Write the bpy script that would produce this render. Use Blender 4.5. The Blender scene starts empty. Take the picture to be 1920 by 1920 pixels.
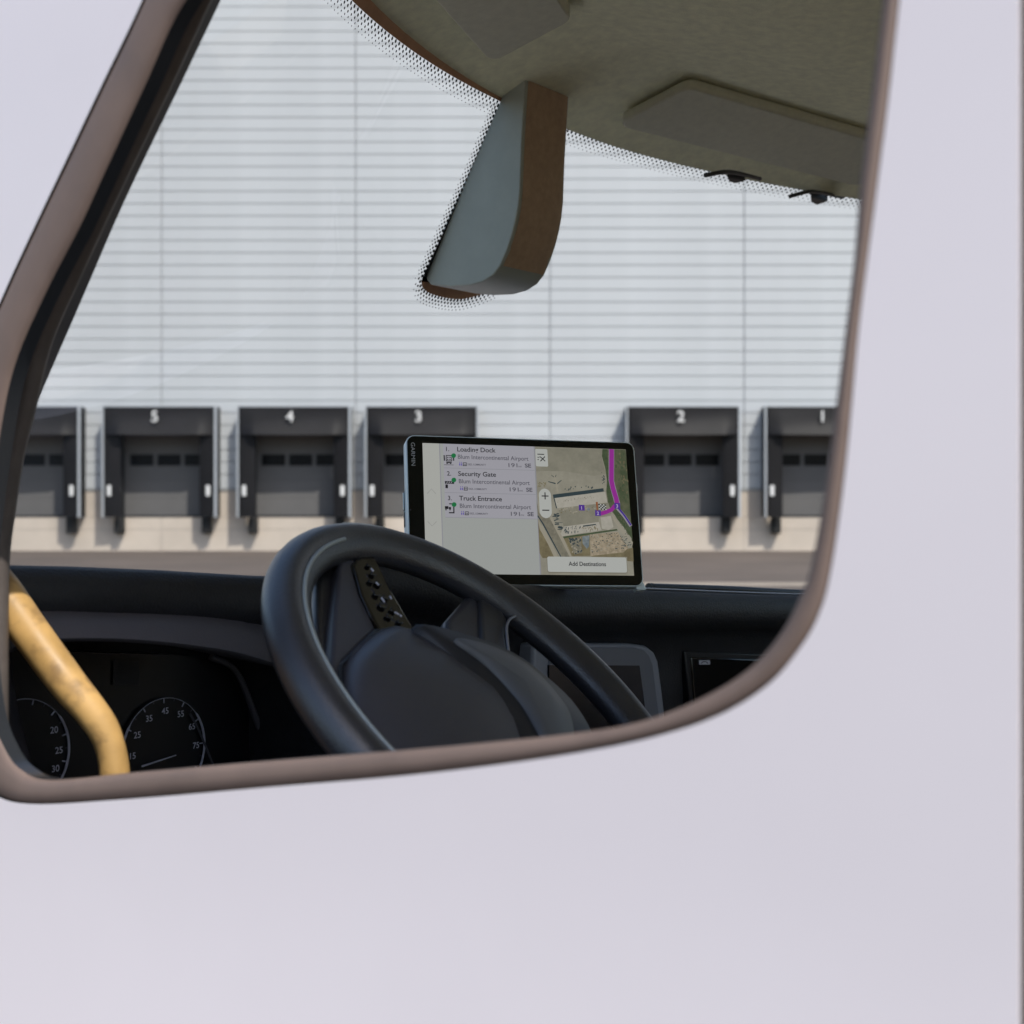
import bpy, bmesh, math, random
import numpy as np
from mathutils import Vector, Matrix

random.seed(7)
sc = bpy.context.scene
col = sc.collection

# ------------------------------------------------------------------ camera
EYE = 1.35                     # height of the lens above the asphalt
LENS, SENSOR = 50.0, 36.0
FPX = 1920 * LENS / SENSOR
cam_data = bpy.data.cameras.new("camera")
cam = bpy.data.objects.new("camera", cam_data)
col.objects.link(cam)
cam.location = (0, 0, EYE)
cam.rotation_euler = (math.radians(90), 0, 0)
cam_data.lens = LENS
cam_data.sensor_width = SENSOR
cam_data.clip_start = 0.02
cam_data.clip_end = 3000
cam_data.dof.use_dof = True
cam_data.dof.focus_distance = 1.56
cam_data.dof.aperture_fstop = 8.6
sc.camera = cam

# ------------------------------------------------------------------ sky and sun
SUN_DIR = Vector((-0.62, 1.0, -1.42)).normalized()      # way the light travels
world = bpy.data.worlds.new("World")
sc.world = world
world.use_nodes = True
wn = world.node_tree
sky = wn.nodes.new("ShaderNodeTexSky")
sky.sky_type = 'NISHITA'
sky.sun_disc = False
sky.sun_elevation = math.asin(-SUN_DIR.z)
sky.sun_rotation = math.atan2(-SUN_DIR.x, -SUN_DIR.y)
sky.dust_density = 1.6
bg = wn.nodes["Background"]
bg.inputs["Strength"].default_value = 0.15
wn.links.new(sky.outputs[0], bg.inputs["Color"])
sun_data = bpy.data.lights.new("sun", 'SUN')
sun_data.energy = 3.2
sun_data.angle = math.radians(0.6)
sun_data.color = (1.0, 0.93, 0.84)
sun = bpy.data.objects.new("sun", sun_data)
sun.rotation_euler = SUN_DIR.to_track_quat('-Z', 'Y').to_euler()
sun.location = (10, -20, 34)
col.objects.link(sun)
sc.view_settings.view_transform = 'Standard'
sc.view_settings.look = 'None'
sc.view_settings.gamma = 1.0
sc.view_settings.exposure = 0.42
sc.view_settings.use_curve_mapping = False
sc.render.engine = 'CYCLES'
sc.cycles.max_bounces = 10
sc.cycles.transparent_max_bounces = 16
EXPO = 2 ** sc.view_settings.exposure

# ------------------------------------------------------------------ materials
def srgb(r, g, b):
    def f(c):
        c /= 255.0
        return c / 12.92 if c <= 0.04045 else ((c + 0.055) / 1.055) ** 2.4
    return (f(r), f(g), f(b))

MATS = {}
def mat(name, color, rough=0.5, metal=0.0, spec=0.5, var=0.0, vscale=8.0, bump=0.0, bscale=200.0,
        coat=0.0, rvar=0.0, detail=4.0, stretch=None):
    if name in MATS:
        return MATS[name]
    m = bpy.data.materials.new(name)
    m.use_nodes = True
    nt = m.node_tree
    p = nt.nodes["Principled BSDF"]
    p.inputs["Base Color"].default_value = (*color, 1)
    p.inputs["Roughness"].default_value = rough
    p.inputs["Metallic"].default_value = metal
    p.inputs["Specular IOR Level"].default_value = spec
    p.inputs["Coat Weight"].default_value = coat
    p.inputs["Coat Roughness"].default_value = 0.05
    tc = nt.nodes.new("ShaderNodeTexCoord")
    src = tc.outputs["Object"]
    if stretch:
        mp = nt.nodes.new("ShaderNodeMapping")
        mp.inputs["Scale"].default_value = stretch
        nt.links.new(src, mp.inputs["Vector"])
        src = mp.outputs[0]
    if var or rvar:
        n = nt.nodes.new("ShaderNodeTexNoise")
        n.inputs["Scale"].default_value = vscale
        n.inputs["Detail"].default_value = detail
        n.inputs["Roughness"].default_value = 0.6
        nt.links.new(src, n.inputs["Vector"])
        if var:
            mr = nt.nodes.new("ShaderNodeMapRange")
            mr.inputs[1].default_value = 0.3
            mr.inputs[2].default_value = 0.7
            mr.inputs[3].default_value = 1 - var
            mr.inputs[4].default_value = 1 + var
            nt.links.new(n.outputs[0], mr.inputs[0])
            mx = nt.nodes.new("ShaderNodeMix")
            mx.data_type = 'RGBA'
            mx.blend_type = 'MULTIPLY'
            mx.inputs[0].default_value = 1
            mx.inputs[6].default_value = (*color, 1)
            nt.links.new(mr.outputs[0], mx.inputs[7])
            nt.links.new(mx.outputs[2], p.inputs["Base Color"])
        if rvar:
            m2 = nt.nodes.new("ShaderNodeMapRange")
            m2.inputs[1].default_value = 0.3
            m2.inputs[2].default_value = 0.7
            m2.inputs[3].default_value = max(0.02, rough - rvar)
            m2.inputs[4].default_value = min(1, rough + rvar)
            nt.links.new(n.outputs[0], m2.inputs[0])
            nt.links.new(m2.outputs[0], p.inputs["Roughness"])
    if bump:
        v = nt.nodes.new("ShaderNodeTexNoise")
        v.inputs["Scale"].default_value = bscale
        v.inputs["Detail"].default_value = 3
        nt.links.new(src, v.inputs["Vector"])
        b = nt.nodes.new("ShaderNodeBump")
        b.inputs["Strength"].default_value = bump
        b.inputs["Distance"].default_value = 0.002
        nt.links.new(v.outputs[0], b.inputs["Height"])
        nt.links.new(b.outputs[0], p.inputs["Normal"])
    MATS[name] = m
    return m

def glow(name, rgb, strength=1.0, noise=None):
    """lit display pixels: emission, dark glossy glass under it"""
    if name in MATS:
        return MATS[name]
    m = bpy.data.materials.new(name)
    m.use_nodes = True
    nt = m.node_tree
    p = nt.nodes["Principled BSDF"]
    p.inputs["Base Color"].default_value = (0.004, 0.004, 0.004, 1)
    p.inputs["Roughness"].default_value = 0.35
    p.inputs["Specular IOR Level"].default_value = 0.15
    c = srgb(*rgb)
    p.inputs["Emission Color"].default_value = (*c, 1)
    p.inputs["Emission Strength"].default_value = strength / EXPO
    if noise:
        c2, scale = srgb(*noise[0]), noise[1]
        tc = nt.nodes.new("ShaderNodeTexCoord")
        n = nt.nodes.new("ShaderNodeTexNoise")
        n.inputs["Scale"].default_value = scale
        n.inputs["Detail"].default_value = 8
        n.inputs["Roughness"].default_value = 0.7
        nt.links.new(tc.outputs["Object"], n.inputs["Vector"])
        r = nt.nodes.new("ShaderNodeValToRGB")
        r.color_ramp.elements[0].position = 0.36
        r.color_ramp.elements[0].color = (*c, 1)
        r.color_ramp.elements[1].position = 0.64
        r.color_ramp.elements[1].color = (*c2, 1)
        nt.links.new(n.outputs[0], r.inputs[0])
        nt.links.new(r.outputs[0], p.inputs["Emission Color"])
    MATS[name] = m
    return m

def glass(name, tint=(0.93, 0.96, 0.95), rough=0.0, ior=1.45):
    m = bpy.data.materials.new(name)
    m.use_nodes = True
    nt = m.node_tree
    nt.nodes.remove(nt.nodes["Principled BSDF"])
    out = nt.nodes["Material Output"]
    t = nt.nodes.new("ShaderNodeBsdfTransparent")
    t.inputs[0].default_value = (*tint, 1)
    g = nt.nodes.new("ShaderNodeBsdfGlossy")
    g.inputs["Roughness"].default_value = rough
    fr = nt.nodes.new("ShaderNodeFresnel")
    geo = nt.nodes.new("ShaderNodeNewGeometry")        # same reflectance from either face of the thin pane
    mr = nt.nodes.new("ShaderNodeMapRange")
    mr.inputs[3].default_value = ior
    mr.inputs[4].default_value = 1 / ior
    nt.links.new(geo.outputs["Backfacing"], mr.inputs[0])
    nt.links.new(mr.outputs[0], fr.inputs[0])
    mx = nt.nodes.new("ShaderNodeMixShader")
    nt.links.new(fr.outputs[0], mx.inputs[0])
    nt.links.new(t.outputs[0], mx.inputs[1])
    nt.links.new(g.outputs[0], mx.inputs[2])
    nt.links.new(mx.outputs[0], out.inputs["Surface"])
    MATS[name] = m
    return m

M_ASPHALT = mat("asphalt", (0.102, 0.078, 0.064), 0.9, var=0.22, vscale=0.35, bump=0.5, bscale=60, detail=10)
M_STRIP = mat("gutter_concrete", (0.30, 0.25, 0.20), 0.9, var=0.12, vscale=1.5)
M_CONC = mat("base_concrete", (0.50, 0.435, 0.375), 0.85, var=0.10, vscale=0.7, detail=8)
M_CLAD = mat("cladding_metal", (0.462, 0.48, 0.503), 0.5, var=0.05, vscale=0.5, detail=8, stretch=(1, 1, 0.35))
M_CORE = mat("wall_core_grey", (0.26, 0.27, 0.28), 0.9)
M_TRIM = mat("base_trim_grey", (0.30, 0.31, 0.32), 0.6)
M_ALU = mat("frame_aluminium", (0.45, 0.47, 0.50), 0.45, metal=0.3, var=0.05, vscale=2)
M_CURT = mat("curtain_vinyl", (0.0075, 0.0066, 0.008), 0.6, spec=0.3, var=0.25, vscale=1.6, bump=0.3, bscale=4)
M_CURTS = mat("curtain_side_vinyl", (0.0045, 0.004, 0.0052), 0.65, spec=0.25, var=0.25, vscale=1.2)
M_DOOR = mat("dock_door_grey", (0.13, 0.126, 0.127), 0.7, spec=0.2, var=0.06, vscale=1)
M_DWIN = mat("dock_door_window", (0.0025, 0.0025, 0.004), 0.3, spec=0.1)
M_DARK = mat("recess_dark", (0.02, 0.02, 0.022), 0.8, spec=0.2)
M_BUMP = mat("bumper_rubber", (0.008, 0.008, 0.008), 0.8)
M_WHITE = mat("marker_white", (0.62, 0.62, 0.62), 0.7)

M_PAINT = mat("white_truck_paint", (0.845, 0.795, 0.812), 0.32, spec=0.4, var=0.02, vscale=3, coat=0.15)
M_RUB = mat("window_rubber", (0.185, 0.134, 0.110), 0.6, var=0.15, vscale=14, rvar=0.1)
M_JAMB = mat("window_channel", (0.022, 0.025, 0.030), 0.3)
M_SEAM = mat("seam_rubber", (0.075, 0.05, 0.05), 0.8)
M_PILL = mat("pillar_trim_black", (0.016, 0.016, 0.018), 0.5, var=0.2, vscale=20)
M_PILG = mat("pillar_seal", (0.11, 0.095, 0.088), 0.5, var=0.2, vscale=30)
M_DASH = mat("dash_soft_black", (0.018, 0.019, 0.023), 0.55, var=0.12, vscale=30, bump=0.5, bscale=420)
M_DASH2 = mat("dash_hard_grey", (0.030, 0.029, 0.034), 0.5, bump=0.2, bscale=500)
M_DASHG = mat("dash_hood_grey", (0.098, 0.093, 0.108), 0.55, bump=0.2, bscale=500)
M_BLACK = mat("black_plastic", (0.006, 0.006, 0.007), 0.4)
M_GLOSS = mat("gloss_black", (0.006, 0.005, 0.004), 0.10, coat=0.4)
M_WHEEL = mat("wheel_leather", (0.034, 0.035, 0.042), 0.30, var=0.1, vscale=40, bump=0.30, bscale=700, spec=1.0)
M_WHUB = mat("wheel_hub_plastic", (0.052, 0.052, 0.064), 0.30, spec=0.9, bump=0.15, bscale=700)
M_SPOKE = mat("wheel_spoke_plastic", (0.058, 0.058, 0.072), 0.40, bump=0.15, bscale=700)
M_WINS = mat("wheel_inset_grey", (0.125, 0.125, 0.128), 0.5)
M_SILV = mat("satin_silver", (0.42, 0.42, 0.46), 0.35, metal=0.8)
M_RIMLIT = mat("rim_edge_light", (0.34, 0.38, 0.38), 0.35, spec=0.7)  # pale tone standing for light caught along the rim edges
M_SCRN = mat("screen_off", (0.004, 0.004, 0.005), 0.12)
M_BEZ = mat("screen_bezel_grey", (0.26, 0.28, 0.33), 0.4)
M_MARK = mat("dial_white", (0.62, 0.62, 0.72), 0.6)
M_DIM = mat("dial_grey", (0.16, 0.16, 0.2), 0.6)
M_DIAL = mat("dial_face", (0.006, 0.006, 0.009), 0.35)
M_HEAD = mat("headliner_olive", (0.80, 0.79, 0.54), 0.9, var=0.10, vscale=60, bump=0.5, bscale=700)
M_PODL = mat("pod_grey", (0.38, 0.40, 0.335), 0.5, var=0.05, vscale=30, bump=0.15, bscale=600)
M_PODB = mat("pod_brown", (0.44, 0.30, 0.19), 0.7, var=0.10, vscale=90, bump=0.5, bscale=900)
M_FRIT = mat("frit_black", (0.010, 0.010, 0.010), 0.5)
M_FRITLIT = mat("frit_sunlit", (0.55, 0.30, 0.17), 0.6, var=0.1, vscale=30)  # sunlit look of the black print put into the colour
M_ALUT = mat("tablet_aluminium", (0.76, 0.86, 0.87), 0.35, metal=0.0)
M_TBLK = mat("tablet_glass_black", (0.006, 0.008, 0.0075), 0.12)
M_TYRE = mat("tyre_rubber", (0.02, 0.02, 0.02), 0.85)
M_STICK = mat("sticker_white", (0.55, 0.55, 0.62), 0.6)
M_GLASS = glass("windscreen_glass", ior=1.2)

def make_yellow():
    m = mat("yellow_worn_paint", (0.50, 0.31, 0.11), 0.55, var=0.22, vscale=26, detail=6, rvar=0.12)
    nt = m.node_tree
    p = nt.nodes["Principled BSDF"]
    src = p.inputs["Base Color"].links[0].from_socket
    tc = nt.nodes.new("ShaderNodeTexCoord")
    n = nt.nodes.new("ShaderNodeTexNoise")
    n.inputs["Scale"].default_value = 48
    n.inputs["Detail"].default_value = 7
    nt.links.new(tc.outputs["Object"], n.inputs["Vector"])
    r = nt.nodes.new("ShaderNodeValToRGB")
    r.color_ramp.elements[0].position = 0.50
    r.color_ramp.elements[0].color = (0, 0, 0, 1)
    r.color_ramp.elements[1].position = 0.64
    r.color_ramp.elements[1].color = (0.7, 0.7, 0.7, 1)
    nt.links.new(n.outputs[0], r.inputs[0])
    mx = nt.nodes.new("ShaderNodeMix")
    mx.data_type = 'RGBA'
    nt.links.new(r.outputs[0], mx.inputs[0])
    nt.links.new(src, mx.inputs[6])
    mx.inputs[7].default_value = (0.20, 0.12, 0.05, 1)
    nt.links.new(mx.outputs[2], p.inputs["Base Color"])
    return m
M_YEL = make_yellow()

# ------------------------------------------------------------------ helpers
def tag(o, label=None, cat=None, group=None, kind=None):
    if label: o["label"] = label
    if cat: o["category"] = cat
    if group: o["group"] = group
    if kind: o["kind"] = kind
    return o

def empty(name, loc, rz=0.0):
    o = bpy.data.objects.new(name, None)
    o.empty_display_size = 0.2
    col.objects.link(o)
    o.location = loc
    o.rotation_euler = (0, 0, rz)
    o["_inv"] = [x for row in (Matrix.Translation(loc) @ Matrix.Rotation(rz, 4, 'Z')).inverted() for x in row]
    return o

def inv_of(parent):
    p = parent
    while p is not None and "_inv" not in p:
        p = p.parent
    if p is None:
        return Matrix.Identity(4)
    v = list(p["_inv"])
    return Matrix([v[0:4], v[4:8], v[8:12], v[12:16]])

class MB:
    def __init__(self):
        self.v, self.f = [], []
    def add(self, vs, fs):
        o = len(self.v)
        self.v += [tuple(x) for x in vs]
        self.f += [tuple(i + o for i in f) for f in fs]
        return self
    def box(self, x0, x1, y0, y1, z0, z1):
        return self.add([(x0, y0, z0), (x1, y0, z0), (x1, y1, z0), (x0, y1, z0), (x0, y0, z1), (x1, y0, z1), (x1, y1, z1), (x0, y1, z1)],
                        [(3, 2, 1, 0), (4, 5, 6, 7), (0, 1, 5, 4), (1, 2, 6, 5), (2, 3, 7, 6), (3, 0, 4, 7)])
    def prism(self, front, back):
        n = len(front)
        self.add(list(front) + list(back), [tuple(range(n)), tuple(range(2 * n - 1, n - 1, -1))] +
                 [(i, i + n, (i + 1) % n + n, (i + 1) % n) for i in range(n)])
        return self
    def grid(self, rows, closed_u=False, closed_v=False):
        nr, nc = len(rows), len(rows[0])
        vs = [p for r in rows for p in r]
        fs = []
        for i in range(nr if closed_v else nr - 1):
            for j in range(nc if closed_u else nc - 1):
                i2, j2 = (i + 1) % nr, (j + 1) % nc
                fs.append((i * nc + j, i * nc + j2, i2 * nc + j2, i2 * nc + j))
        return self.add(vs, fs)
    def tube(self, path, radius, seg=12, closed=False, caps=True):
        P = [Vector(p) for p in path]
        n = len(P)
        rad = radius if isinstance(radius, (list, tuple)) else [radius] * n
        rows = []
        up = None
        for i in range(n):
            a = P[(i - 1) % n] if (closed or i > 0) else P[i]
            b = P[(i + 1) % n] if (closed or i < n - 1) else P[i]
            t = (b - a).normalized()
            if up is None:
                up = Vector((0, 0, 1)) if abs(t.z) < 0.9 else Vector((1, 0, 0))
            s = t.cross(up).normalized()
            u = s.cross(t).normalized()
            up = u
            rows.append([tuple(P[i] + (s * math.cos(2 * math.pi * k / seg) + u * math.sin(2 * math.pi * k / seg)) * rad[i]) for k in range(seg)])
        o = len(self.v)
        self.grid(rows, closed_u=True, closed_v=closed)
        if caps and not closed:
            self.f.append(tuple(o + k for k in range(seg)))
            self.f.append(tuple(o + (n - 1) * seg + k for k in reversed(range(seg))))
        return self

def obj(name, mb, m, parent=None, smooth=None, bevel=0.0, bseg=2, world_space=True, fix=True):
    me = bpy.data.meshes.new(name)
    vs = mb.v
    if world_space and parent is not None:
        inv = inv_of(parent)
        vs = [tuple(inv @ Vector(p)) for p in vs]
    me.from_pydata(vs, [], mb.f)
    me.validate()
    if fix:
        b = bmesh.new()
        b.from_mesh(me)
        bmesh.ops.recalc_face_normals(b, faces=b.faces)
        b.to_mesh(me)
        b.free()
    if smooth is not None:
        me.shade_smooth()
        me.set_sharp_from_angle(angle=math.radians(smooth))
    me.materials.append(m)
    o = bpy.data.objects.new(name, me)
    col.objects.link(o)
    if parent is not None:
        o.parent = parent
    if bevel:
        bm_ = o.modifiers.new("bevel", 'BEVEL')
        bm_.width = bevel
        bm_.segments = bseg
        bm_.limit_method = 'ANGLE'
        bm_.angle_limit = math.radians(30)
        me.shade_smooth()
        me.set_sharp_from_angle(angle=math.radians(50))
    return o

_text_cache = {}
def text_shape(s, bold=0.0):
    """outline triangles of a word in the built-in font: verts (x, y) and faces"""
    key = (s, bold)
    if key in _text_cache:
        return _text_cache[key]
    c = bpy.data.curves.new("lettering", 'FONT')
    c.body = s
    c.size = 1.0
    c.offset = bold
    c.resolution_u = 4
    t = bpy.data.objects.new("lettering", c)
    col.objects.link(t)
    dg = bpy.context.evaluated_depsgraph_get()
    me = t.evaluated_get(dg).to_mesh()
    v = [(p.co.x, p.co.y) for p in me.vertices]
    f = [tuple(p.vertices) for p in me.polygons]
    t.evaluated_get(dg).to_mesh_clear()
    bpy.data.objects.remove(t)
    bpy.data.curves.remove(c)
    xs = [p[0] for p in v]; ys = [p[1] for p in v]
    r = (v, f, min(xs), max(xs), min(ys), max(ys))
    _text_cache[key] = r
    return r

def text_mb(s, origin, ux, uy, height=None, width=None, anchor='l', bold=0.0, box=None, ref='0'):
    """word laid on a plane. origin: baseline point; ux/uy: unit vectors; height: cap height; width: overall width"""
    v, f, x0, x1, y0, y1 = text_shape(s, bold)
    cap = text_shape(ref, bold)
    ch = cap[5] - cap[4]
    sy = height / ch
    sx = (width / (x1 - x0)) if width else sy
    off = {'l': 0, 'c': -(x1 - x0) * sx / 2, 'r': -(x1 - x0) * sx}[anchor]
    o = Vector(origin)
    mb = MB()
    mb.add([o + ux * ((p[0] - x0) * sx + off) + uy * (p[1] * sy) for p in v], f)
    return mb

def catmull(pts, n=6, closed=False):
    P = [np.array(p, float) for p in pts]
    out = []
    m = len(P)
    for i in range(m if closed else m - 1):
        p0 = P[(i - 1) % m] if (closed or i > 0) else P[0] * 2 - P[1]
        p1, p2 = P[i], P[(i + 1) % m]
        p3 = P[(i + 2) % m] if (closed or i + 2 < m) else P[-1] * 2 - P[-2]
        for k in range(n):
            t = k / n
            out.append(0.5 * ((2 * p1) + (-p0 + p2) * t + (2 * p0 - 5 * p1 + 4 * p2 - p3) * t * t + (-p0 + 3 * p1 - 3 * p2 + p3) * t ** 3))
    if not closed:
        out.append(P[-1])
    return [tuple(p) for p in out]

# surveyed directions: bearing of a sight line (photo pixel) from the eye point
def ray(px, py):
    return Vector(((px - 960) / FPX, 1.0, (960 - py) / FPX))
def at(px, py, depth):
    r = ray(px, py) * depth
    return Vector((r.x, r.y, r.z + EYE))

# ================================================================== GROUND
g = MB().add([(-600, -600, 0), (600, -600, 0), (600, 600, 0), (-600, 600, 0)], [(0, 1, 2, 3)])
tag(obj("ground", g, M_ASPHALT), "brown grey asphalt yard in front of the warehouse", "ground", kind="structure")
g = MB().add([(-80, 25.9, 0.004), (80, 25.9, 0.004), (80, 27.2, 0.004), (-80, 27.2, 0.004)], [(0, 1, 2, 3)])
tag(obj("pavement_strip", g, M_STRIP), "pale concrete gutter strip across the yard", "pavement", kind="structure")

# ================================================================== WAREHOUSE
PXM = 54.0
YW = FPX / PXM                       # distance of the facade
def wx(px): return (px - 960) / PXM
def wz(py): return EYE + (960 - py) / PXM
DOCKS = [  # outer left px, outer right px, number
    (-68, 150, None), (191, 406, "5"), (444, 658, "4"), (684, 898, "3"), (1174, 1389, "2"), (1434, 1650, "1")]
DEPTH = 0.72
RECESS = 0.42
YF = YW - DEPTH
def fx(px): return (px - 960) / FPX * YF
def fz(py): return EYE + (960 - py) / FPX * YF
Z_BOT, Z_TOP, Z_HEAD = fz(970), fz(760), fz(815)
OPEN = []
for (l, r, nmb) in DOCKS:
    OPEN.append((fx(l) + 0.45, fx(r) - 0.42))
Z_OPEN = 4.35
CL_BOT = wz(916)
X0, X1 = -34.0, 30.0

bld = empty("warehouse_building", (0, YW, 0))
tag(bld, "long pale grey warehouse with ribbed metal cladding above a beige concrete base", "warehouse")

def free_spans(a, b):
    spans, cur = [], a
    for (o0, o1) in sorted(OPEN):
        if o1 <= a or o0 >= b:
            continue
        if o0 > cur:
            spans.append((cur, o0))
        cur = max(cur, o1)
    if cur < b:
        spans.append((cur, b))
    return spans

for (a, b) in free_spans(X0, X1):
    obj("wall_core", MB().box(a, b, YW + 0.045, YW + 0.6, CL_BOT, Z_OPEN), M_CORE, bld)
obj("wall_core", MB().box(X0, X1, YW + 0.045, YW + 0.6, Z_OPEN, 21.2), M_CORE, bld)
for (a, b) in free_spans(X0, X1):
    obj("base_block", MB().box(a, b, YW + 0.01, YW + 0.6, Z_BOT + 0.012, CL_BOT - 0.07), M_CONC, bld)
    obj("base_trim", MB().box(a, b, YW - 0.03, YW + 0.6, CL_BOT - 0.07, CL_BOT), M_TRIM, bld)
xs = [X0, -24.2, -18.9, -12.17, -5.43, 1.315, 8.06, 14.8, 21.5, X1]
for a, b in zip(xs[:-1], xs[1:]):
    obj("base_block", MB().box(a + 0.008, b - 0.008, YW, YW + 0.6, Z_BOT - 0.42, Z_BOT), M_CONC, bld)
    obj("base_block", MB().box(a + 0.008, b - 0.008, YW - 0.004, YW + 0.6, -0.2, Z_BOT - 0.432), M_CONC, bld)
obj("base_core", MB().box(X0, X1, YW + 0.02, YW + 0.62, -0.2, Z_BOT - 0.002), M_TRIM, bld)
seams = [X0, -25.65, -18.91, -12.17, -5.43, 1.315, 8.06, 14.80, 21.54, X1]
pitch = 23.08 / PXM
z0 = wz(335.5)
while z0 - pitch > CL_BOT + 0.05:
    z0 -= pitch
rows = [CL_BOT]
z = z0
while z < 20.9:
    if z - rows[-1] > 0.2:
        rows.append(z)
    z += pitch
_pan = {}
far = MB()
for zi in range(len(rows) - 1):
    za, zb = rows[zi], rows[zi + 1]
    for a, b in zip(seams[:-1], seams[1:]):
        for (p, q) in (free_spans(a, b) if za < Z_OPEN - 0.05 else [(a, b)]):
            if q - p < 0.05:
                continue
            w, h = round(q - p, 3), round(zb - za, 3)
            if (w, h) not in _pan:
                e, g_ = 0.008, 0.006
                me = bpy.data.meshes.new("cladding_panel")
                # slightly crowned board: face stands 30 mm proud with chamfered edges
                vs = [(e, 0.05, g_), (w - e, 0.05, g_), (w - e, 0.05, h - g_), (e, 0.05, h - g_),
                      (e + .012, 0, g_ + .010), (w - e - .012, 0, g_ + .010), (w - e - .012, 0, h - g_ - .008), (e + .012, 0, h - g_ - .008)]
                me.from_pydata(vs, [], [(4, 5, 6, 7), (0, 1, 5, 4), (1, 2, 6, 5), (2, 3, 7, 6), (3, 0, 4, 7)])
                me.materials.append(M_CLAD)
                _pan[(w, h)] = me
            if a < -19 or b > 15:            # bays outside the view: one joined piece
                e, g_ = 0.008, 0.006
                far.add([(p + e, YW, za + g_), (q - e, YW, za + g_), (q - e, YW, zb - g_), (p + e, YW, zb - g_)], [(0, 1, 2, 3)])
                continue
            o = bpy.data.objects.new("cladding_panel", _pan[(w, h)])
            col.objects.link(o)
            o.parent = bld
            o.location = (p, random.uniform(-0.004, 0.0), za)
tag(obj("far_cladding", far, M_CLAD, bld), kind="stuff")
obj("roof_parapet", MB().box(X0, X1, YW - 0.12, YW + 0.7, 20.9, 21.4), M_TRIM, bld)

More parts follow.
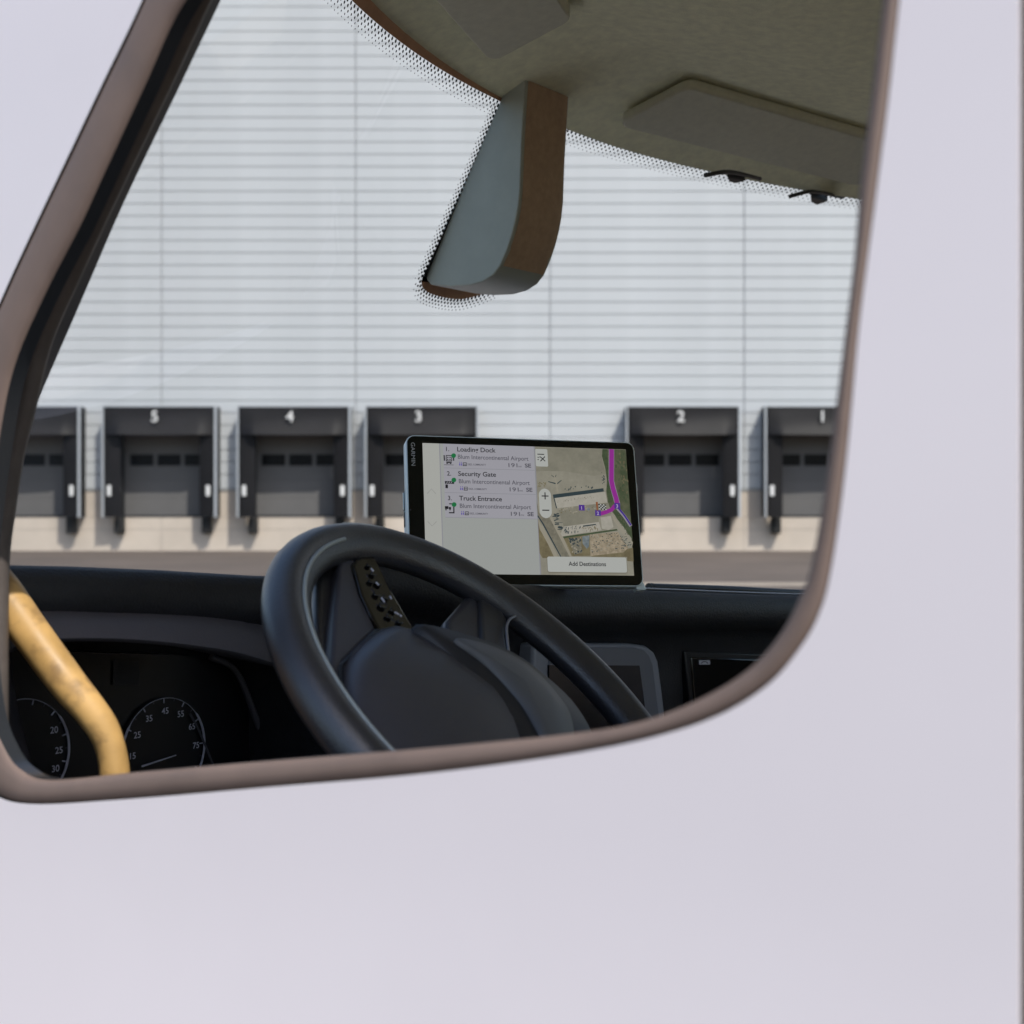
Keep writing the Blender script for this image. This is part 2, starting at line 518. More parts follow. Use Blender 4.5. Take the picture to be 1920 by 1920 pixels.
def make_dock(l, r, num, k):
    xl, xr = fx(l), fx(r)
    xc = (xl + xr) / 2
    names = {None: "black dock shelter at the left by the window pillar, no number in view",
             "5": "black dock shelter with white number 5 over a grey door",
             "4": "black dock shelter with white number 4, between shelters 5 and 3",
             "3": "black dock shelter with white number 3, partly behind the tablet",
             "2": "black dock shelter with white number 2, right of the tablet",
             "1": "black dock shelter with white number 1, cut off by the right window edge"}
    d = empty("dock_shelter", (xc, YW, 0))
    tag(d, names[num], "dock shelter", "numbered dock shelters along the warehouse wall")
    # aluminium edge frame, fabric side cheeks
    for s, x in ((0, xl), (1, xr)):
        e0, e1 = (x, x + 0.055) if s == 0 else (x - 0.075, x)
        obj("frame_post", MB().box(e0, e1, YF - 0.02, YF + 0.07, Z_BOT, Z_TOP - 0.05), M_ALU, d)
        c0, c1 = (x + 0.02, x + 0.06) if s == 0 else (x - 0.06, x - 0.02)
        obj("side_cheek", MB().box(c0, c1, YF + 0.07, YW - 0.005, Z_BOT + 0.02, Z_TOP - 0.07), M_CURTS, d)
    obj("head_frame", MB().box(xl, xr, YF - 0.02, YF + 0.07, Z_TOP - 0.05, Z_TOP), M_ALU, d)
    obj("canopy_top", MB().box(xl + 0.02, xr - 0.02, YF + 0.07, YW - 0.005, Z_TOP - 0.07, Z_TOP - 0.03), M_CURTS, d)
    # head curtain: hanging sheet with soft folds, bottom hem sags
    rnd = random.Random(k * 13 + 5)
    ph = rnd.uniform(0, 6)
    amp = rnd.uniform(0.03, 0.06)
    nx, nz = 40, 14
    rows_f, rows_b = [], []
    for i in range(nz + 1):
        t = i / nz
        rf, rb = [], []
        for j in range(nx + 1):
            u = j / nx
            mid = math.sin(math.pi * u)
            zz = (Z_TOP - 0.055) * (1 - t) + (Z_HEAD - 0.05 * mid * (0.4 + rnd.random() * 0.02)) * t
            edge = min(1, min(u, 1 - u) / 0.12)
            yy = YF - 0.005 - edge * (0.22 * t * t + amp * t * t * (0.6 + 0.5 * math.sin(u * 7 + ph)) * mid + 0.012 * math.sin(t * 6 + u * 3 + ph))
            xx = xl + 0.10 + (xr - xl - 0.20) * u
            rf.append((xx, yy, zz))
            rb.append((xx, yy + 0.012, zz))
        rows_f.append(rf); rows_b.append(rb)
    mb = MB().grid(rows_f)
    mb.grid(rows_b)
    obj("head_curtain", mb, M_CURT, d, smooth=60, fix=False)
    # side curtains
    for s in (0, 1):
        rf = []
        for i in range(11):
            t = i / 10
            zz = Z_HEAD + 0.12 - (Z_HEAD + 0.12 - Z_BOT) * t
            row = []
            for j in range(7):
                u = j / 6
                w = (0.62 if s == 0 else 0.60) - 0.09
                xx = (xl + 0.09 + w * u) if s == 0 else (xr - 0.09 - w * u)
                row.append((xx, YF + 0.012 + 0.05 * u * u + 0.012 * math.sin(t * 5 + ph + s) * u, zz))
            rf.append(row)
        mb = MB().grid(rf)
        mb.grid([[(p[0], p[1] + 0.015, p[2]) for p in r_] for r_ in rf])
        obj("side_curtain", mb, M_CURTS, d, smooth=60, fix=False)
    # reflector markers on the side curtains
    for x in (xl + 0.25, xr - 0.29):
        obj("marker_plate", MB().box(x - 0.07, x + 0.07, YF - 0.03, YF - 0.012, fz(930), fz(910)), M_WHITE, d, bevel=0.008)
    # bumpers under the posts
    for x in (xl + 0.47, xr - 0.44):
        obj("dock_bumper", MB().box(x - 0.15, x + 0.15, YW - 0.42, YW - 0.006, fz(1001), Z_BOT - 0.004), M_BUMP, d, bevel=0.04)
    # recess and sectional door
    oa, ob = OPEN[k]
    yd = YW + RECESS
    obj("recess_jamb", MB().box(oa - 0.02, oa + 0.03, YW - 0.004, yd + 0.08, Z_BOT, Z_OPEN), M_DARK, d)
    obj("recess_jamb", MB().box(ob - 0.03, ob + 0.02, YW - 0.004, yd + 0.08, Z_BOT, Z_OPEN), M_DARK, d)
    obj("recess_lintel", MB().box(oa + 0.031, ob - 0.031, YW, yd + 0.08, Z_OPEN - 0.05, Z_OPEN + 0.02), M_DARK, d)
    obj("recess_sill", MB().box(oa + 0.031, ob - 0.031, YW - 0.01, yd + 0.08, Z_BOT - 0.001, Z_BOT + 0.06), M_DARK, d)
    obj("recess_light_stop", MB().box(oa - 0.02, ob + 0.02, yd + 0.085, yd + 0.12, Z_BOT - 0.1, Z_OPEN + 0.05), M_DARK, d)  # unseen backing added to stop light leaking round the door sections
    n = 5
    zs = [Z_BOT + 0.06 + (Z_OPEN - 0.06 - Z_BOT) * i / n for i in range(n + 1)]
    zw0, zw1 = EYE + (960 - 872) / FPX * yd, EYE + (960 - 853) / FPX * yd
    for i in range(n):
        sct = obj("door_section", MB().box(oa + 0.03, ob - 0.03, yd, yd + 0.05, zs[i] + 0.003, zs[i + 1] - 0.003), M_DOOR, d)
        if zs[i] < (zw0 + zw1) / 2 < zs[i + 1]:
            c = (oa + ob) / 2 + (0.05 if num in ("5", "4") else 0.0)
            for q in range(-1, 2):
                xx = c + q * 0.95
                fr = MB().box(xx - 0.41, xx + 0.41, yd - 0.012, yd - 0.001, zw0 - 0.02, zw1 + 0.02)
                obj("window_frame", fr, M_DWIN, sct, bevel=0.004)
                obj("window_pane", MB().box(xx - 0.37, xx + 0.37, yd - 0.018, yd - 0.0125, zw0, zw1), M_DWIN, sct)
    if num:
        z = fz(791)
        mb = text_mb(num, (fx((l + r) / 2 + (-6 if num != "1" else -2)), YF - 0.20, z), Vector((1, 0, 0)), Vector((0, 0, 1)), height=0.38, anchor='c', bold=0.015, ref=num)
        obj("dock_number", mb, M_WHITE, d, fix=False)

for k, (l, r, nmb) in enumerate(DOCKS):
    make_dock(l, r, nmb, k)

# ================================================================== TRUCK CAB
TH = math.radians(53)
CT, ST = math.cos(TH), math.sin(TH)
RV = Vector((CT, ST, 0))              # towards the passenger side
FV = Vector((-ST, CT, 0))             # towards the bonnet
UV = Vector((0, 0, 1))
AC = 1.74                              # middle of the cab
def T(a, b, z):                        # cab coordinates -> world (z counted from eye height)
    return RV * a + FV * b + Vector((0, 0, z + EYE))
def split(px, py):
    r = ray(px, py)
    return r.dot(RV), r.dot(FV), r.z
def on_a(px, py, a):
    ra, rb, rz = split(px, py)
    t = a / ra
    return (a, t * rb, t * rz)
def on_b(px, py, b):
    ra, rb, rz = split(px, py)
    t = b / rb
    return (t * ra, b, t * rz)
def on_plane(px, py, P, N):
    r = ray(px, py)
    t = (P - Vector((0, 0, EYE))).dot(N) / r.dot(N)
    return Vector((0, 0, EYE)) + r * t

truck = empty("truck", tuple(RV * AC + FV * 0.6), TH)
tag(truck, "white truck cab seen through its open side window, black dashboard and steering wheel inside", "truck")

# ---- body sides with the window opening
AD = 0.55
PAIRS = [((345, -215), (470, -160)), ((262, 0), (338, 0)), ((186, 160), (262, 160)), ((110, 320), (186, 325)), ((60, 425), (140, 425)), ((3, 550), (76, 550)), ((-55, 690), (17, 690)),
         ((-90, 850), (-14, 850)), ((-108, 1050), (-38, 1050)), ((-112, 1200), (-40, 1200)), ((-100, 1340), (-25, 1335)),
         ((-65, 1440), (0, 1405)), ((-20, 1488), (30, 1444)), ((54, 1510), (85, 1464)), ((244, 1501), (244, 1450)),
         ((515, 1478), (515, 1427)), ((720, 1461), (720, 1411)), ((900, 1441), (900, 1395)), ((1075, 1415), (1060, 1378)),
         ((1230, 1383), (1190, 1356)), ((1350, 1343), (1300, 1315)), ((1440, 1288), (1390, 1262)), ((1497, 1225), (1450, 1200)),
         ((1538, 1155), (1492, 1125)), ((1563, 1060), (1518, 1050)), ((1590, 860), (1548, 870)), ((1612, 620), (1581, 620)),
         ((1631, 470), (1598, 480)), ((1650, 330), (1609, 335)), ((1676, 120), (1636, 120)), ((1694, -100), (1654, -80)), ((1660, -215), (1610, -165)),
         ((1300, -240), (1300, -190)), ((900, -240), (900, -190)), ((600, -240), (640, -190))]
OUT = [on_a(p[0][0], p[0][1], AD)[1:] for p in PAIRS]
INN = [on_a(p[1][0], p[1][1], AD)[1:] for p in PAIRS]
OUT = catmull(OUT, 6, True)
INN = catmull(INN, 6, True)
NL = len(OUT)
B_REAR = on_a(1911, 1400, AD)[1]
B_FRONT, Z_LOW, Z_ROOF = 1.12, -0.92, 0.62
WC = np.mean(np.array(OUT), axis=0)

def skin_off(b, z):
    t = min(1, max(0, (-z - 0.16) / 0.55))
    return -0.030 * t * t * (3 - 2 * t) + 0.02 * max(0, (z - 0.28) / 0.34) ** 2
def edge_point(p):
    d = np.array(p) - WC
    k = 1e9
    if d[0] > 1e-6: k = min(k, (B_FRONT - WC[0]) / d[0])
    if d[0] < -1e-6: k = min(k, (B_REAR - WC[0]) / d[0])
    if d[1] > 1e-6: k = min(k, (Z_ROOF - WC[1]) / d[1])
    if d[1] < -1e-6: k = min(k, (Z_LOW - WC[1]) / d[1])
    q = d[0] + 0.8 * d[1]
    if q > 1e-6: k = min(k, (1.15 - WC[0] - 0.8 * WC[1]) / q)        # raked front edge along the pillar
    return WC + d * k
def front_b(z): return min(B_FRONT, 1.15 - 0.8 * z)
def side(a, mirror):
    return 2 * AC - a if mirror else a
def lerp2(p, q, t): return (p[0] + (q[0] - p[0]) * t, p[1] + (q[1] - p[1]) * t)

OUT_D, INN_D = OUT, INN
for mirror in (False, True):
    if mirror:      # passenger window, out of view, stretched taller to let in more light
        OUT = [(b, z * 2.2 if z > 0 else z) for b, z in OUT_D]
        INN = [(b, z * 2.2 if z > 0 else z) for b, z in INN_D]
    # door skin
    edge = [edge_point(p) for p in OUT]
    # snap the four nearest to the real corners
    for cx, cz in ((B_FRONT, Z_LOW), (B_REAR, Z_LOW), (front_b(Z_ROOF), Z_ROOF), (B_FRONT, -0.12), (B_REAR, Z_ROOF)):
        i = min(range(NL), key=lambda q: (edge[q][0] - cx) ** 2 + (edge[q][1] - cz) ** 2)
        edge[i] = np.array((cx, cz))
    rowsk = []
    start = [lerp2(OUT[i], INN[i], 0.06) for i in range(NL)]
    for t in (0, .05, .12, .22, .35, .5, .66, .82, .94, 1):
        row = []
        for i in range(NL):
            b, z = lerp2(start[i], edge[i], t)
            row.append(T(side(AD + skin_off(b, z), mirror), b, z))
        rowsk.append(row)
    rowsk.append([T(side(AD + skin_off(*edge[i]) + 0.03, mirror), *edge[i]) for i in range(NL)])
    door = obj("door_skin", MB().grid(rowsk, closed_u=True), M_PAINT, truck, smooth=50)
    # rubber seal round the opening
    prof = [(0.0, .004), (.05, .002), (.15, .0005), (.32, -.001), (.55, -.001), (.75, -.0005), (.9, .0005), (.97, .002), (1.0, .0035)]
    rowsr = [[T(side(AD + da, mirror), *lerp2(OUT[i], INN[i], t)) for i in range(NL)] for t, da in prof]
    obj("window_seal", MB().grid(rowsr, closed_u=True), M_RUB, door, smooth=60)
    def grown(i, k):
        d = np.array(INN[i]) - WC
        return tuple(WC + d * (1 + k))
    rowsj = [[T(side(AD + .0035, mirror), *INN[i]) for i in range(NL)],
             [T(side(AD + .015, mirror), *grown(i, 0.003)) for i in range(NL)],
             [T(side(AD + .020, mirror), *grown(i, 0.05)) for i in range(NL)],
             [T(side(AD + .040, mirror), *grown(i, 0.17)) for i in range(NL)]]
    obj("window_channel", MB().grid(rowsj, closed_u=True), M_JAMB, door, smooth=60)
    # inner door card behind the skin
    rowsi = [[T(side(AD + .040, mirror), *grown(i, 0.17)) for i in range(NL)]]
    for t in (.3, .65, 1):
        rowsi.append([T(side(AD + .05, mirror), *lerp2(grown(i, .17), edge[i], t)) for i in range(NL)])
    obj("door_card", MB().grid(rowsi, closed_u=True), M_PILL, door, smooth=60)
    if mirror:
        pane = [T(side(AD + .02, mirror), *INN[i]) for i in range(NL)]
        obj("window_pane", MB().add(pane, [tuple(range(NL))]), M_GLASS, door, fix=False)

OUT, INN = OUT_D, INN_D
# body panels around the doors
for mirror in (False, True):
    a0, a1 = sorted((side(AD + 0.004, mirror), side(AD + 0.05, mirror)))
    def body_patch(name, b0, b1, z0, z1, m=M_PAINT, off=0.0):
        rows_ = []
        for i in range(13):
            z = z0 + (z1 - z0) * i / 12
            rows_.append([T(side(AD + off + skin_off(b0, z), mirror), b0 + (b1 - b0) * j / 4, z) for j in range(5)])
        rb = [[p - RV * (-0.045 if not mirror else 0.045) for p in r_] for r_ in rows_]
        mb = MB().grid(rows_)
        mb.grid(rb)
        n_ = 65
        bd = [i for i in range(5)] + [5 * i + 4 for i in range(1, 13)] + [60 + i for i in range(3, -1, -1)] + [5 * i for i in range(11, 0, -1)]
        for q in range(len(bd)):
            u, v = bd[q], bd[(q + 1) % len(bd)]
            mb.f.append((u, v, v + n_, u + n_))
        return obj(name, mb, m, truck, smooth=40)
    body_patch("rear_side_panel", -1.0, B_REAR - 0.014, Z_LOW, Z_ROOF, off=0.003)
    body_patch("front_wing", B_FRONT + 0.007, 2.84, Z_LOW + 0.25, -0.26)
    mb = MB()
    for q, gw in ((B_REAR - 0.0135, .013), (B_FRONT + 0.0005, .006)):
        rows_ = [[T(side(AD + 0.012 + skin_off(q, z), mirror), (q if q < 0.5 else front_b(z) + .0005) + w, z) for w in (0, gw)] for z in np.linspace(Z_LOW, Z_ROOF, 24)]
        mb.grid(rows_)
    mb.grid([[T(side(AD + da + skin_off(B_REAR, z), mirror), B_REAR - 0.0016, z) for da in (0.0015, .011, .03)] for z in np.linspace(Z_LOW, Z_ROOF, 24)])
    obj("door_seam", mb, M_SEAM, truck, smooth=60)

# ---- windscreen surface
KW = 0.40
def b_ws(a, z): return 1.38 - 0.575 * (z - 0.32) - KW * (a - AC) ** 2
def on_ws(px, py, lift=0.0):
    ra, rb, rz = split(px, py)
    lo, hi = 0.3, 6.0
    for _ in range(60):
        t = (lo + hi) / 2
        if t * rb < b_ws(t * ra, t * rz) - lift: lo = t
        else: hi = t
    return (lo * ra, lo * rb, lo * rz)
def ws_pt(a, z, lift=0.0):
    return T(a, b_ws(a, z) - lift, z)
hp = [on_ws(x, y) for x, y in ((1215, 320), (1320, 341), (1420, 360), (1520, 378), (1610, 396))]
A_ = np.array([[1, -(p[0] - AC) ** 2] for p in hp])
ZT0, ZTQ = np.linalg.lstsq(A_, np.array([p[2] for p in hp]), rcond=None)[0]
def z_top(a): return ZT0 - ZTQ * (a - AC) ** 2
AL, AR = 0.655, 2 * AC - 0.655
rows_ = []
for i in range(25):
    t = i / 24
    rows_.append([ws_pt(a, -0.16 + (z_top(a) + 0.10 + 0.16) * t) for a in np.linspace(AL - 0.03, AR + 0.03, 61)])
ws = obj("windscreen", MB().grid(rows_), M_GLASS, truck, smooth=80)

# dotted black print along the top edge of the glass
def dot(mb, a, z, r, lift=0.0025):
    e = 0.004
    c = ws_pt(a, z, lift)
    ta = (ws_pt(a + e, z, lift) - c).normalized()
    tz = (ws_pt(a, z + e, lift) - c).normalized()
    vs = [c + ta * (r * math.cos(k * math.pi / 3)) + tz * (r * math.sin(k * math.pi / 3)) for k in range(6)]
    mb.add(vs, [tuple(range(6))])
mb = MB()
for rw, (dz, rr) in enumerate(((0.0, .0010), (.0042, .0014), (.0084, .0018), (.0126, .0022), (.0168, .0026))):
    n = 210
    for i in range(n):
        a = AL + (AR - AL) * (i + 0.5 * (rw % 2)) / n
        dot(mb, a, z_top(a) + dz, rr)
tag(obj("frit_dots", mb, M_FRIT, ws, fix=False), kind="stuff")
rows_ = [[ws_pt(a, z_top(a) + dz, 0.0035) for a in np.linspace(AL, AR, 61)] for dz in (.0185, .05, .10)]
obj("frit_band", MB().grid(rows_), M_FRITLIT, ws, smooth=80)

# roof, header trim, back wall, floor
a_s = np.linspace(AL - 0.06, AR + 0.06, 61)
rows_ = [[T(a, b_ws(a, z_top(a) + .016) - 0.004, z_top(a) + .016 + max(0, (1.9 - a) * 0.018)) for a in a_s],
         [T(a, b_ws(a, z_top(a) + .05) - 0.03, z_top(a) + 0.034 + max(0, (1.9 - a) * 0.018)) for a in a_s],
         [T(a, b_ws(a, z_top(a)) - 0.20, z_top(a) + 0.075) for a in a_s],
         [T(a, b_ws(a, z_top(a)) - 0.45, 0.60) for a in a_s],
         [T(a, -0.9, 0.60) for a in a_s]]
hd = obj("headliner", MB().grid(rows_), M_HEAD, truck, smooth=60)
rows_ = [[T(a, b, Z_ROOF + 0.03 + 0.05 * (1 - ((a - AC) / 1.1) ** 2) - (0.12 * max(0, b - 0.6) ** 2)) for a in np.linspace(AD, 2 * AC - AD, 31)]
         for b in (-1.0, -.5, 0, .4, .7, .9, 1.0)]
rows_.append([ws_pt(a, z_top(a) + 0.10, -0.004) for a in np.linspace(AD, 2 * AC - AD, 31)])
obj("roof_skin", MB().grid(rows_), M_PAINT, truck, smooth=60)
M_BOUNCE = mat("cab_bounce_tan", (0.50, 0.42, 0.33), 0.9, var=0.1, vscale=40, bump=0.3, bscale=500)  # pale tan picked so unseen surfaces bounce sun into the cab
W0, W1, H0, H1 = AD + 0.25, 2 * AC - AD - 0.25, -0.02, 0.52  # rear window opening added out of view to let sun into the cab
mb = MB()
for q in ((AD, 2 * AC - AD, Z_LOW, H0), (AD, 2 * AC - AD, H1, Z_ROOF + .05), (AD, W0, H0, H1), (W1, 2 * AC - AD, H0, H1)):
    mb.add([T(q[0], -1.0, q[2]), T(q[1], -1.0, q[2]), T(q[1], -1.0, q[3]), T(q[0], -1.0, q[3])], [(0, 1, 2, 3)])
bw = obj("back_wall", mb, M_BOUNCE, truck)
obj("added_rear_pane", MB().add([T(W0, -1.005, H0), T(W1, -1.005, H0), T(W1, -1.005, H1), T(W0, -1.005, H1)], [(0, 1, 2, 3)]), M_GLASS, bw, fix=False)
def cab_box(a0, a1, b0, b1, z0, z1):
    lo = [T(a0, b0, z0), T(a1, b0, z0), T(a1, b1, z0), T(a0, b1, z0)]
    hi = [T(a0, b0, z1), T(a1, b0, z1), T(a1, b1, z1), T(a0, b1, z1)]
    return MB().prism(lo, hi)
bench = obj("bounce_bench", cab_box(AD + .18, 2 * AC - AD - .12, -0.78, -0.02, -0.66, -0.44), M_BOUNCE, truck, bevel=0.05, bseg=3)  # unseen bench added to bounce sunlight up inside the cab
obj("bounce_backrest", cab_box(AD + .18, 2 * AC - AD - .12, -0.94, -0.79, -0.60, -0.04), M_BOUNCE, bench, bevel=0.05, bseg=3)
obj("cab_floor", MB().add([T(AD, -1.0, Z_LOW + .02), T(2 * AC - AD, -1.0, Z_LOW + .02), T(2 * AC - AD, 1.6, Z_LOW + .02), T(AD, 1.6, Z_LOW + .02)], [(0, 1, 2, 3)]), mat("floor_mat", (0.22, 0.21, 0.20), 0.9), truck)

# pillar trims between door and windscreen
L1 = [(430, -200), (334, 0), (260, 160), (184, 320), (143, 420), (97, 504), (48, 606), (25, 667), (5, 757), (-15, 850), (-30, 950), (-38, 1050), (-40, 1200), (-40, 1400)]
L2 = [(465, -200), (370, 0), (296, 160), (219, 320), (172, 420), (134, 504), (88, 606), (66, 672), (45, 765), (24, 850), (8, 950), (-4, 1050), (-6, 1200), (-6, 1400)]
L3 = [(510, -200), (414, 0), (340, 155), (260, 320), (214, 420), (178, 504), (134, 606), (107, 668), (68, 762), (45, 850), (24, 945), (8, 1050), (4, 1200), (4, 1400)]
l1 = catmull([on_a(x, y, 0.566) for x, y in L1], 5)
l2 = catmull([on_a(x, y, 0.612) for x, y in L2], 5)
l3 = catmull([on_a(x, y, 0.660) for x, y in L3], 5)
for mirror in (False, True):
    SHF = -0.03 if mirror else 0.0        # slimmer pillar on the far side
    def mv(p, da=0, db=0): return T(side(p[0] + da + SHF * (p[0] > 0.6), mirror), p[1] + db, p[2])
    n = len(l1)
    r1 = [mv(p) for p in l1]
    r12 = [T(side((p[0] + q[0]) / 2 - 0.004 + SHF / 2, mirror), (p[1] + q[1]) / 2 + 0.012, (p[2] + q[2]) / 2) for p, q in zip(l1, l2)]
    r2 = [mv(p) for p in l2]
    r23 = [T(side((p[0] + q[0]) / 2 + SHF, mirror), (p[1] + q[1]) / 2 + 0.010, (p[2] + q[2]) / 2) for p, q in zip(l2, l3)]
    r3 = [mv(p) for p in l3]
    r3b = [mv(p, 0.006, 0.02) for p in l3]
    r4 = [T(side(p[0] + 0.002 + SHF, mirror), b_ws(side(p[0] + SHF, mirror), p[2]) - 0.006, p[2]) for p in l3]
    pil = obj("pillar_trim", MB().grid([r1, r12, r2, r23, r3, r3b, r4]), M_PILL, truck, smooth=70)
    obj("pillar_seal", MB().tube(r2, 0.0085, 10), M_PILG, pil, smooth=60)
    # painted outside of the pillar
    edge_f = [T(side(AD + skin_off(B_FRONT, p[2]) + 0.002, mirror), front_b(p[2]) + 0.007, p[2]) for p in l3]
    edge_w = [T(side(p[0] - 0.03, mirror), b_ws(side(p[0], mirror), p[2]) + 0.03, p[2]) for p in l3]
    obj("pillar_skin", MB().grid([edge_f, edge_w]), M_PAINT, truck, smooth=70)

# sun visors folded up against the headliner
def head_pt(a, f, drop):
    p0 = (b_ws(a, z_top(a) + .05) - 0.03, z_top(a) + 0.034 + max(0, (1.9 - a) * 0.018))
    p1 = (b_ws(a, z_top(a)) - 0.20, z_top(a) + 0.075)
    return T(a, p0[0] + (p1[0] - p0[0]) * f, p0[1] + (p1[1] - p0[1]) * f - drop)
M_VISOR = mat("visor_cloth", (0.60, 0.59, 0.45), 0.9, var=0.06, vscale=80, bump=0.3, bscale=800)
for a0, a1 in ((1.80, 2.36), (0.94, 1.46)):
    out = []
    r_ = 0.12
    for ca, cf, an0 in ((1 - r_ * .35, 1 - r_, 0), (r_ * .35, 1 - r_, 90), (r_ * .35, r_, 180), (1 - r_ * .35, r_, 270)):
        for k in range(6):
            an = math.radians(an0 + 18 * k)
            out.append((a0 + (a1 - a0) * (ca + r_ * .35 * math.cos(an)), 0.16 + 0.9 * (cf + r_ * math.sin(an))))
    vis = obj("sun_visor", MB().prism([head_pt(a, f, 0.022) for a, f in out], [head_pt(a, f, 0.006) for a, f in out]), M_VISOR, truck, bevel=0.005, bseg=3)

# sun visor clips on the header
cpt = on_ws(1500, 372)
Pc = T(cpt[0], cpt[1] - 0.035, cpt[2] + 0.004)
Nc = (RV * 0.12 + FV * (-0.55) + UV * (-0.83)).normalized()
for strip, wedge in ((((1322, 326), (1369, 320), (1425, 333)), ((1364, 329), (1397, 335), (1380, 340), (1368, 337))),
                     (((1481, 366), (1524, 357), (1580, 368)), ((1520, 367), (1552, 374), (1532, 381), (1521, 375)))):
    pts = catmull([on_plane(x, y, Pc, Nc) - Vector((0, 0, 0.002)) for x, y in strip], 5)
    c = obj("visor_clip", MB().tube(pts, 0.0034, 8), M_BLACK, hd, smooth=60)
    w = [on_plane(x, y, Pc, Nc) - Vector((0, 0, 0.003)) for x, y in wedge]
    obj("visor_clip_hook", MB().prism(w, [p + Vector((0, 0, 0.012)) for p in w]), M_BLACK, hd)

# ---- sensor pod on the glass
PA = 1.588
prof_px = [(1010, 30), (955, 150), (902, 270), (835, 420), (801, 512), (799, 524), (808, 534), (845, 537), (880, 535), (905, 528), (925, 515), (938, 498), (951, 468), (960, 440), (967, 412), (972, 385), (975, 355), (976, 325), (978, 270), (985, 150), (1010, 40)]
pp = [on_a(x, y, PA) for x, y in prof_px]
PWID = 0.106
mbp = MB().prism([T(p[0], p[1], p[2]) for p in pp], [T(p[0] + PWID, p[1], p[2]) for p in pp])
pod = obj("sensor_pod", mbp, M_PODL, truck, bevel=0.010, bseg=4)
back = [pp[i] for i in (11, 13, 15, 17, 18, 19)]
back = catmull(back, 5)
rows_ = []
for da in (0.006, 0.010, PWID - 0.013, PWID - 0.003):
    lift = 0.0005 if da in (0.006, PWID - 0.003) else 0.0022
    rows_.append([T(p[0] + da, p[1] - lift, p[2]) for p in back])
obj("pod_rear_cover", MB().grid(rows_), M_PODB, pod, smooth=40)
# frit print round the pod
path = catmull([on_ws(x, y) for x, y in ((1000, 40), (950, 155), (905, 260), (880, 320), (835, 418), (798, 500), (786, 530), (800, 550), (850, 562), (890, 556), (930, 540))], 14)
cum = [0]
for p, q in zip(path[:-1], path[1:]):
    cum.append(cum[-1] + math.dist(p, q))
def path_at(s):
    for i in range(len(cum) - 1):
        if cum[i + 1] >= s:
            t = (s - cum[i]) / max(1e-9, cum[i + 1] - cum[i])
            p = np.array(path[i]) * (1 - t) + np.array(path[i + 1]) * t
            d = np.array(path[i + 1]) - np.array(path[i])
            return p, d / np.linalg.norm(d)
    return np.array(path[-1]), np.array((1, 0, 0))
mb = MB()
for rw, (off, rr) in enumerate(((.0150, .0012), (.0105, .0017), (.0060, .0023), (.0012, .0029))):
    s = 0.004 * (rw % 2)
    while s < cum[-1]:
        p, d = path_at(s)
        nrm = np.array((-(-d[2]), 0, -d[0]))           # outward in the (a, z) plane
        nrm = np.array((d[2], 0, -d[0]))
        q = p + nrm / np.linalg.norm(nrm) * off
        dot(mb, q[0], q[2], rr, 0.003)
        s += 0.008
tag(obj("frit_dots", mb, M_FRIT, ws, fix=False), kind="stuff")
inner = [(p[0], p[2]) for p in path]
cen = np.array((PA + 0.05, 0.42))
def band_rows(sel, m, name):
    o_, i_ = [], []
    for k_ in sel:
        p, d = path_at(k_)
        nrm = np.array((d[2], -d[0])); nrm /= np.linalg.norm(nrm)
        q0 = np.array((p[0], p[2])) - nrm * 0.0005
        q1 = np.array((p[0], p[2])) - nrm * 0.035
        o_.append(ws_pt(q0[0], q0[1], 0.0035)); i_.append(ws_pt(q1[0], q1[1], 0.0035))
    obj(name, MB().grid([o_, i_]), m, ws, smooth=60)
sc_ = 0
best = min(range(len(path)), key=lambda i: math.dist(path[i], on_ws(790, 516)))
band_rows(np.linspace(0, cum[best], 14), M_FRIT, "frit_band")
band_rows(np.linspace(cum[best], cum[-1], 22), M_FRITLIT, "frit_band")

# ---- dashboard
# crest heights measured where the skyline of the dash is seen
sky_px = [(-60, 1058), (30, 1060), (130, 1062), (300, 1069), (500, 1081), (580, 1078), (612, 1056), (680, 1046), (760, 1046), (820, 1060), (880, 1089), (920, 1094), (1200, 1104), (1350, 1110), (1500, 1115)]
def bc(a): return 0.90 + 0.105 * (1 - min(1, max(0, (a - 0.85) / 0.32)) ** 1.5)
def crest(x, y):
    b = 0.95
    for _ in range(20):
        p = on_b(x, y, b)
        b = bc(p[0])
    return on_b(x, y, b)
sk = [crest(x, y) for x, y in sky_px]
ZA = [p[0] for p in sk] + [2.87]
ZZ = [p[2] for p in sk] + [sk[-1][2] - 0.01]
def zc(a): return float(np.interp(a, ZA, ZZ))
low = [i for i, (x, y) in enumerate(sky_px) if x <= 500 or x >= 900]
def zc0(a): return float(np.interp(a, [sk[i][0] for i in low] + [2.87], [sk[i][2] for i in low] + [ZZ[-1]]))    # dash without the hump
st = np.linspace(0.60, 2.87, 95)
def row(fn): return [T(a, *fn(a)) for a in st]
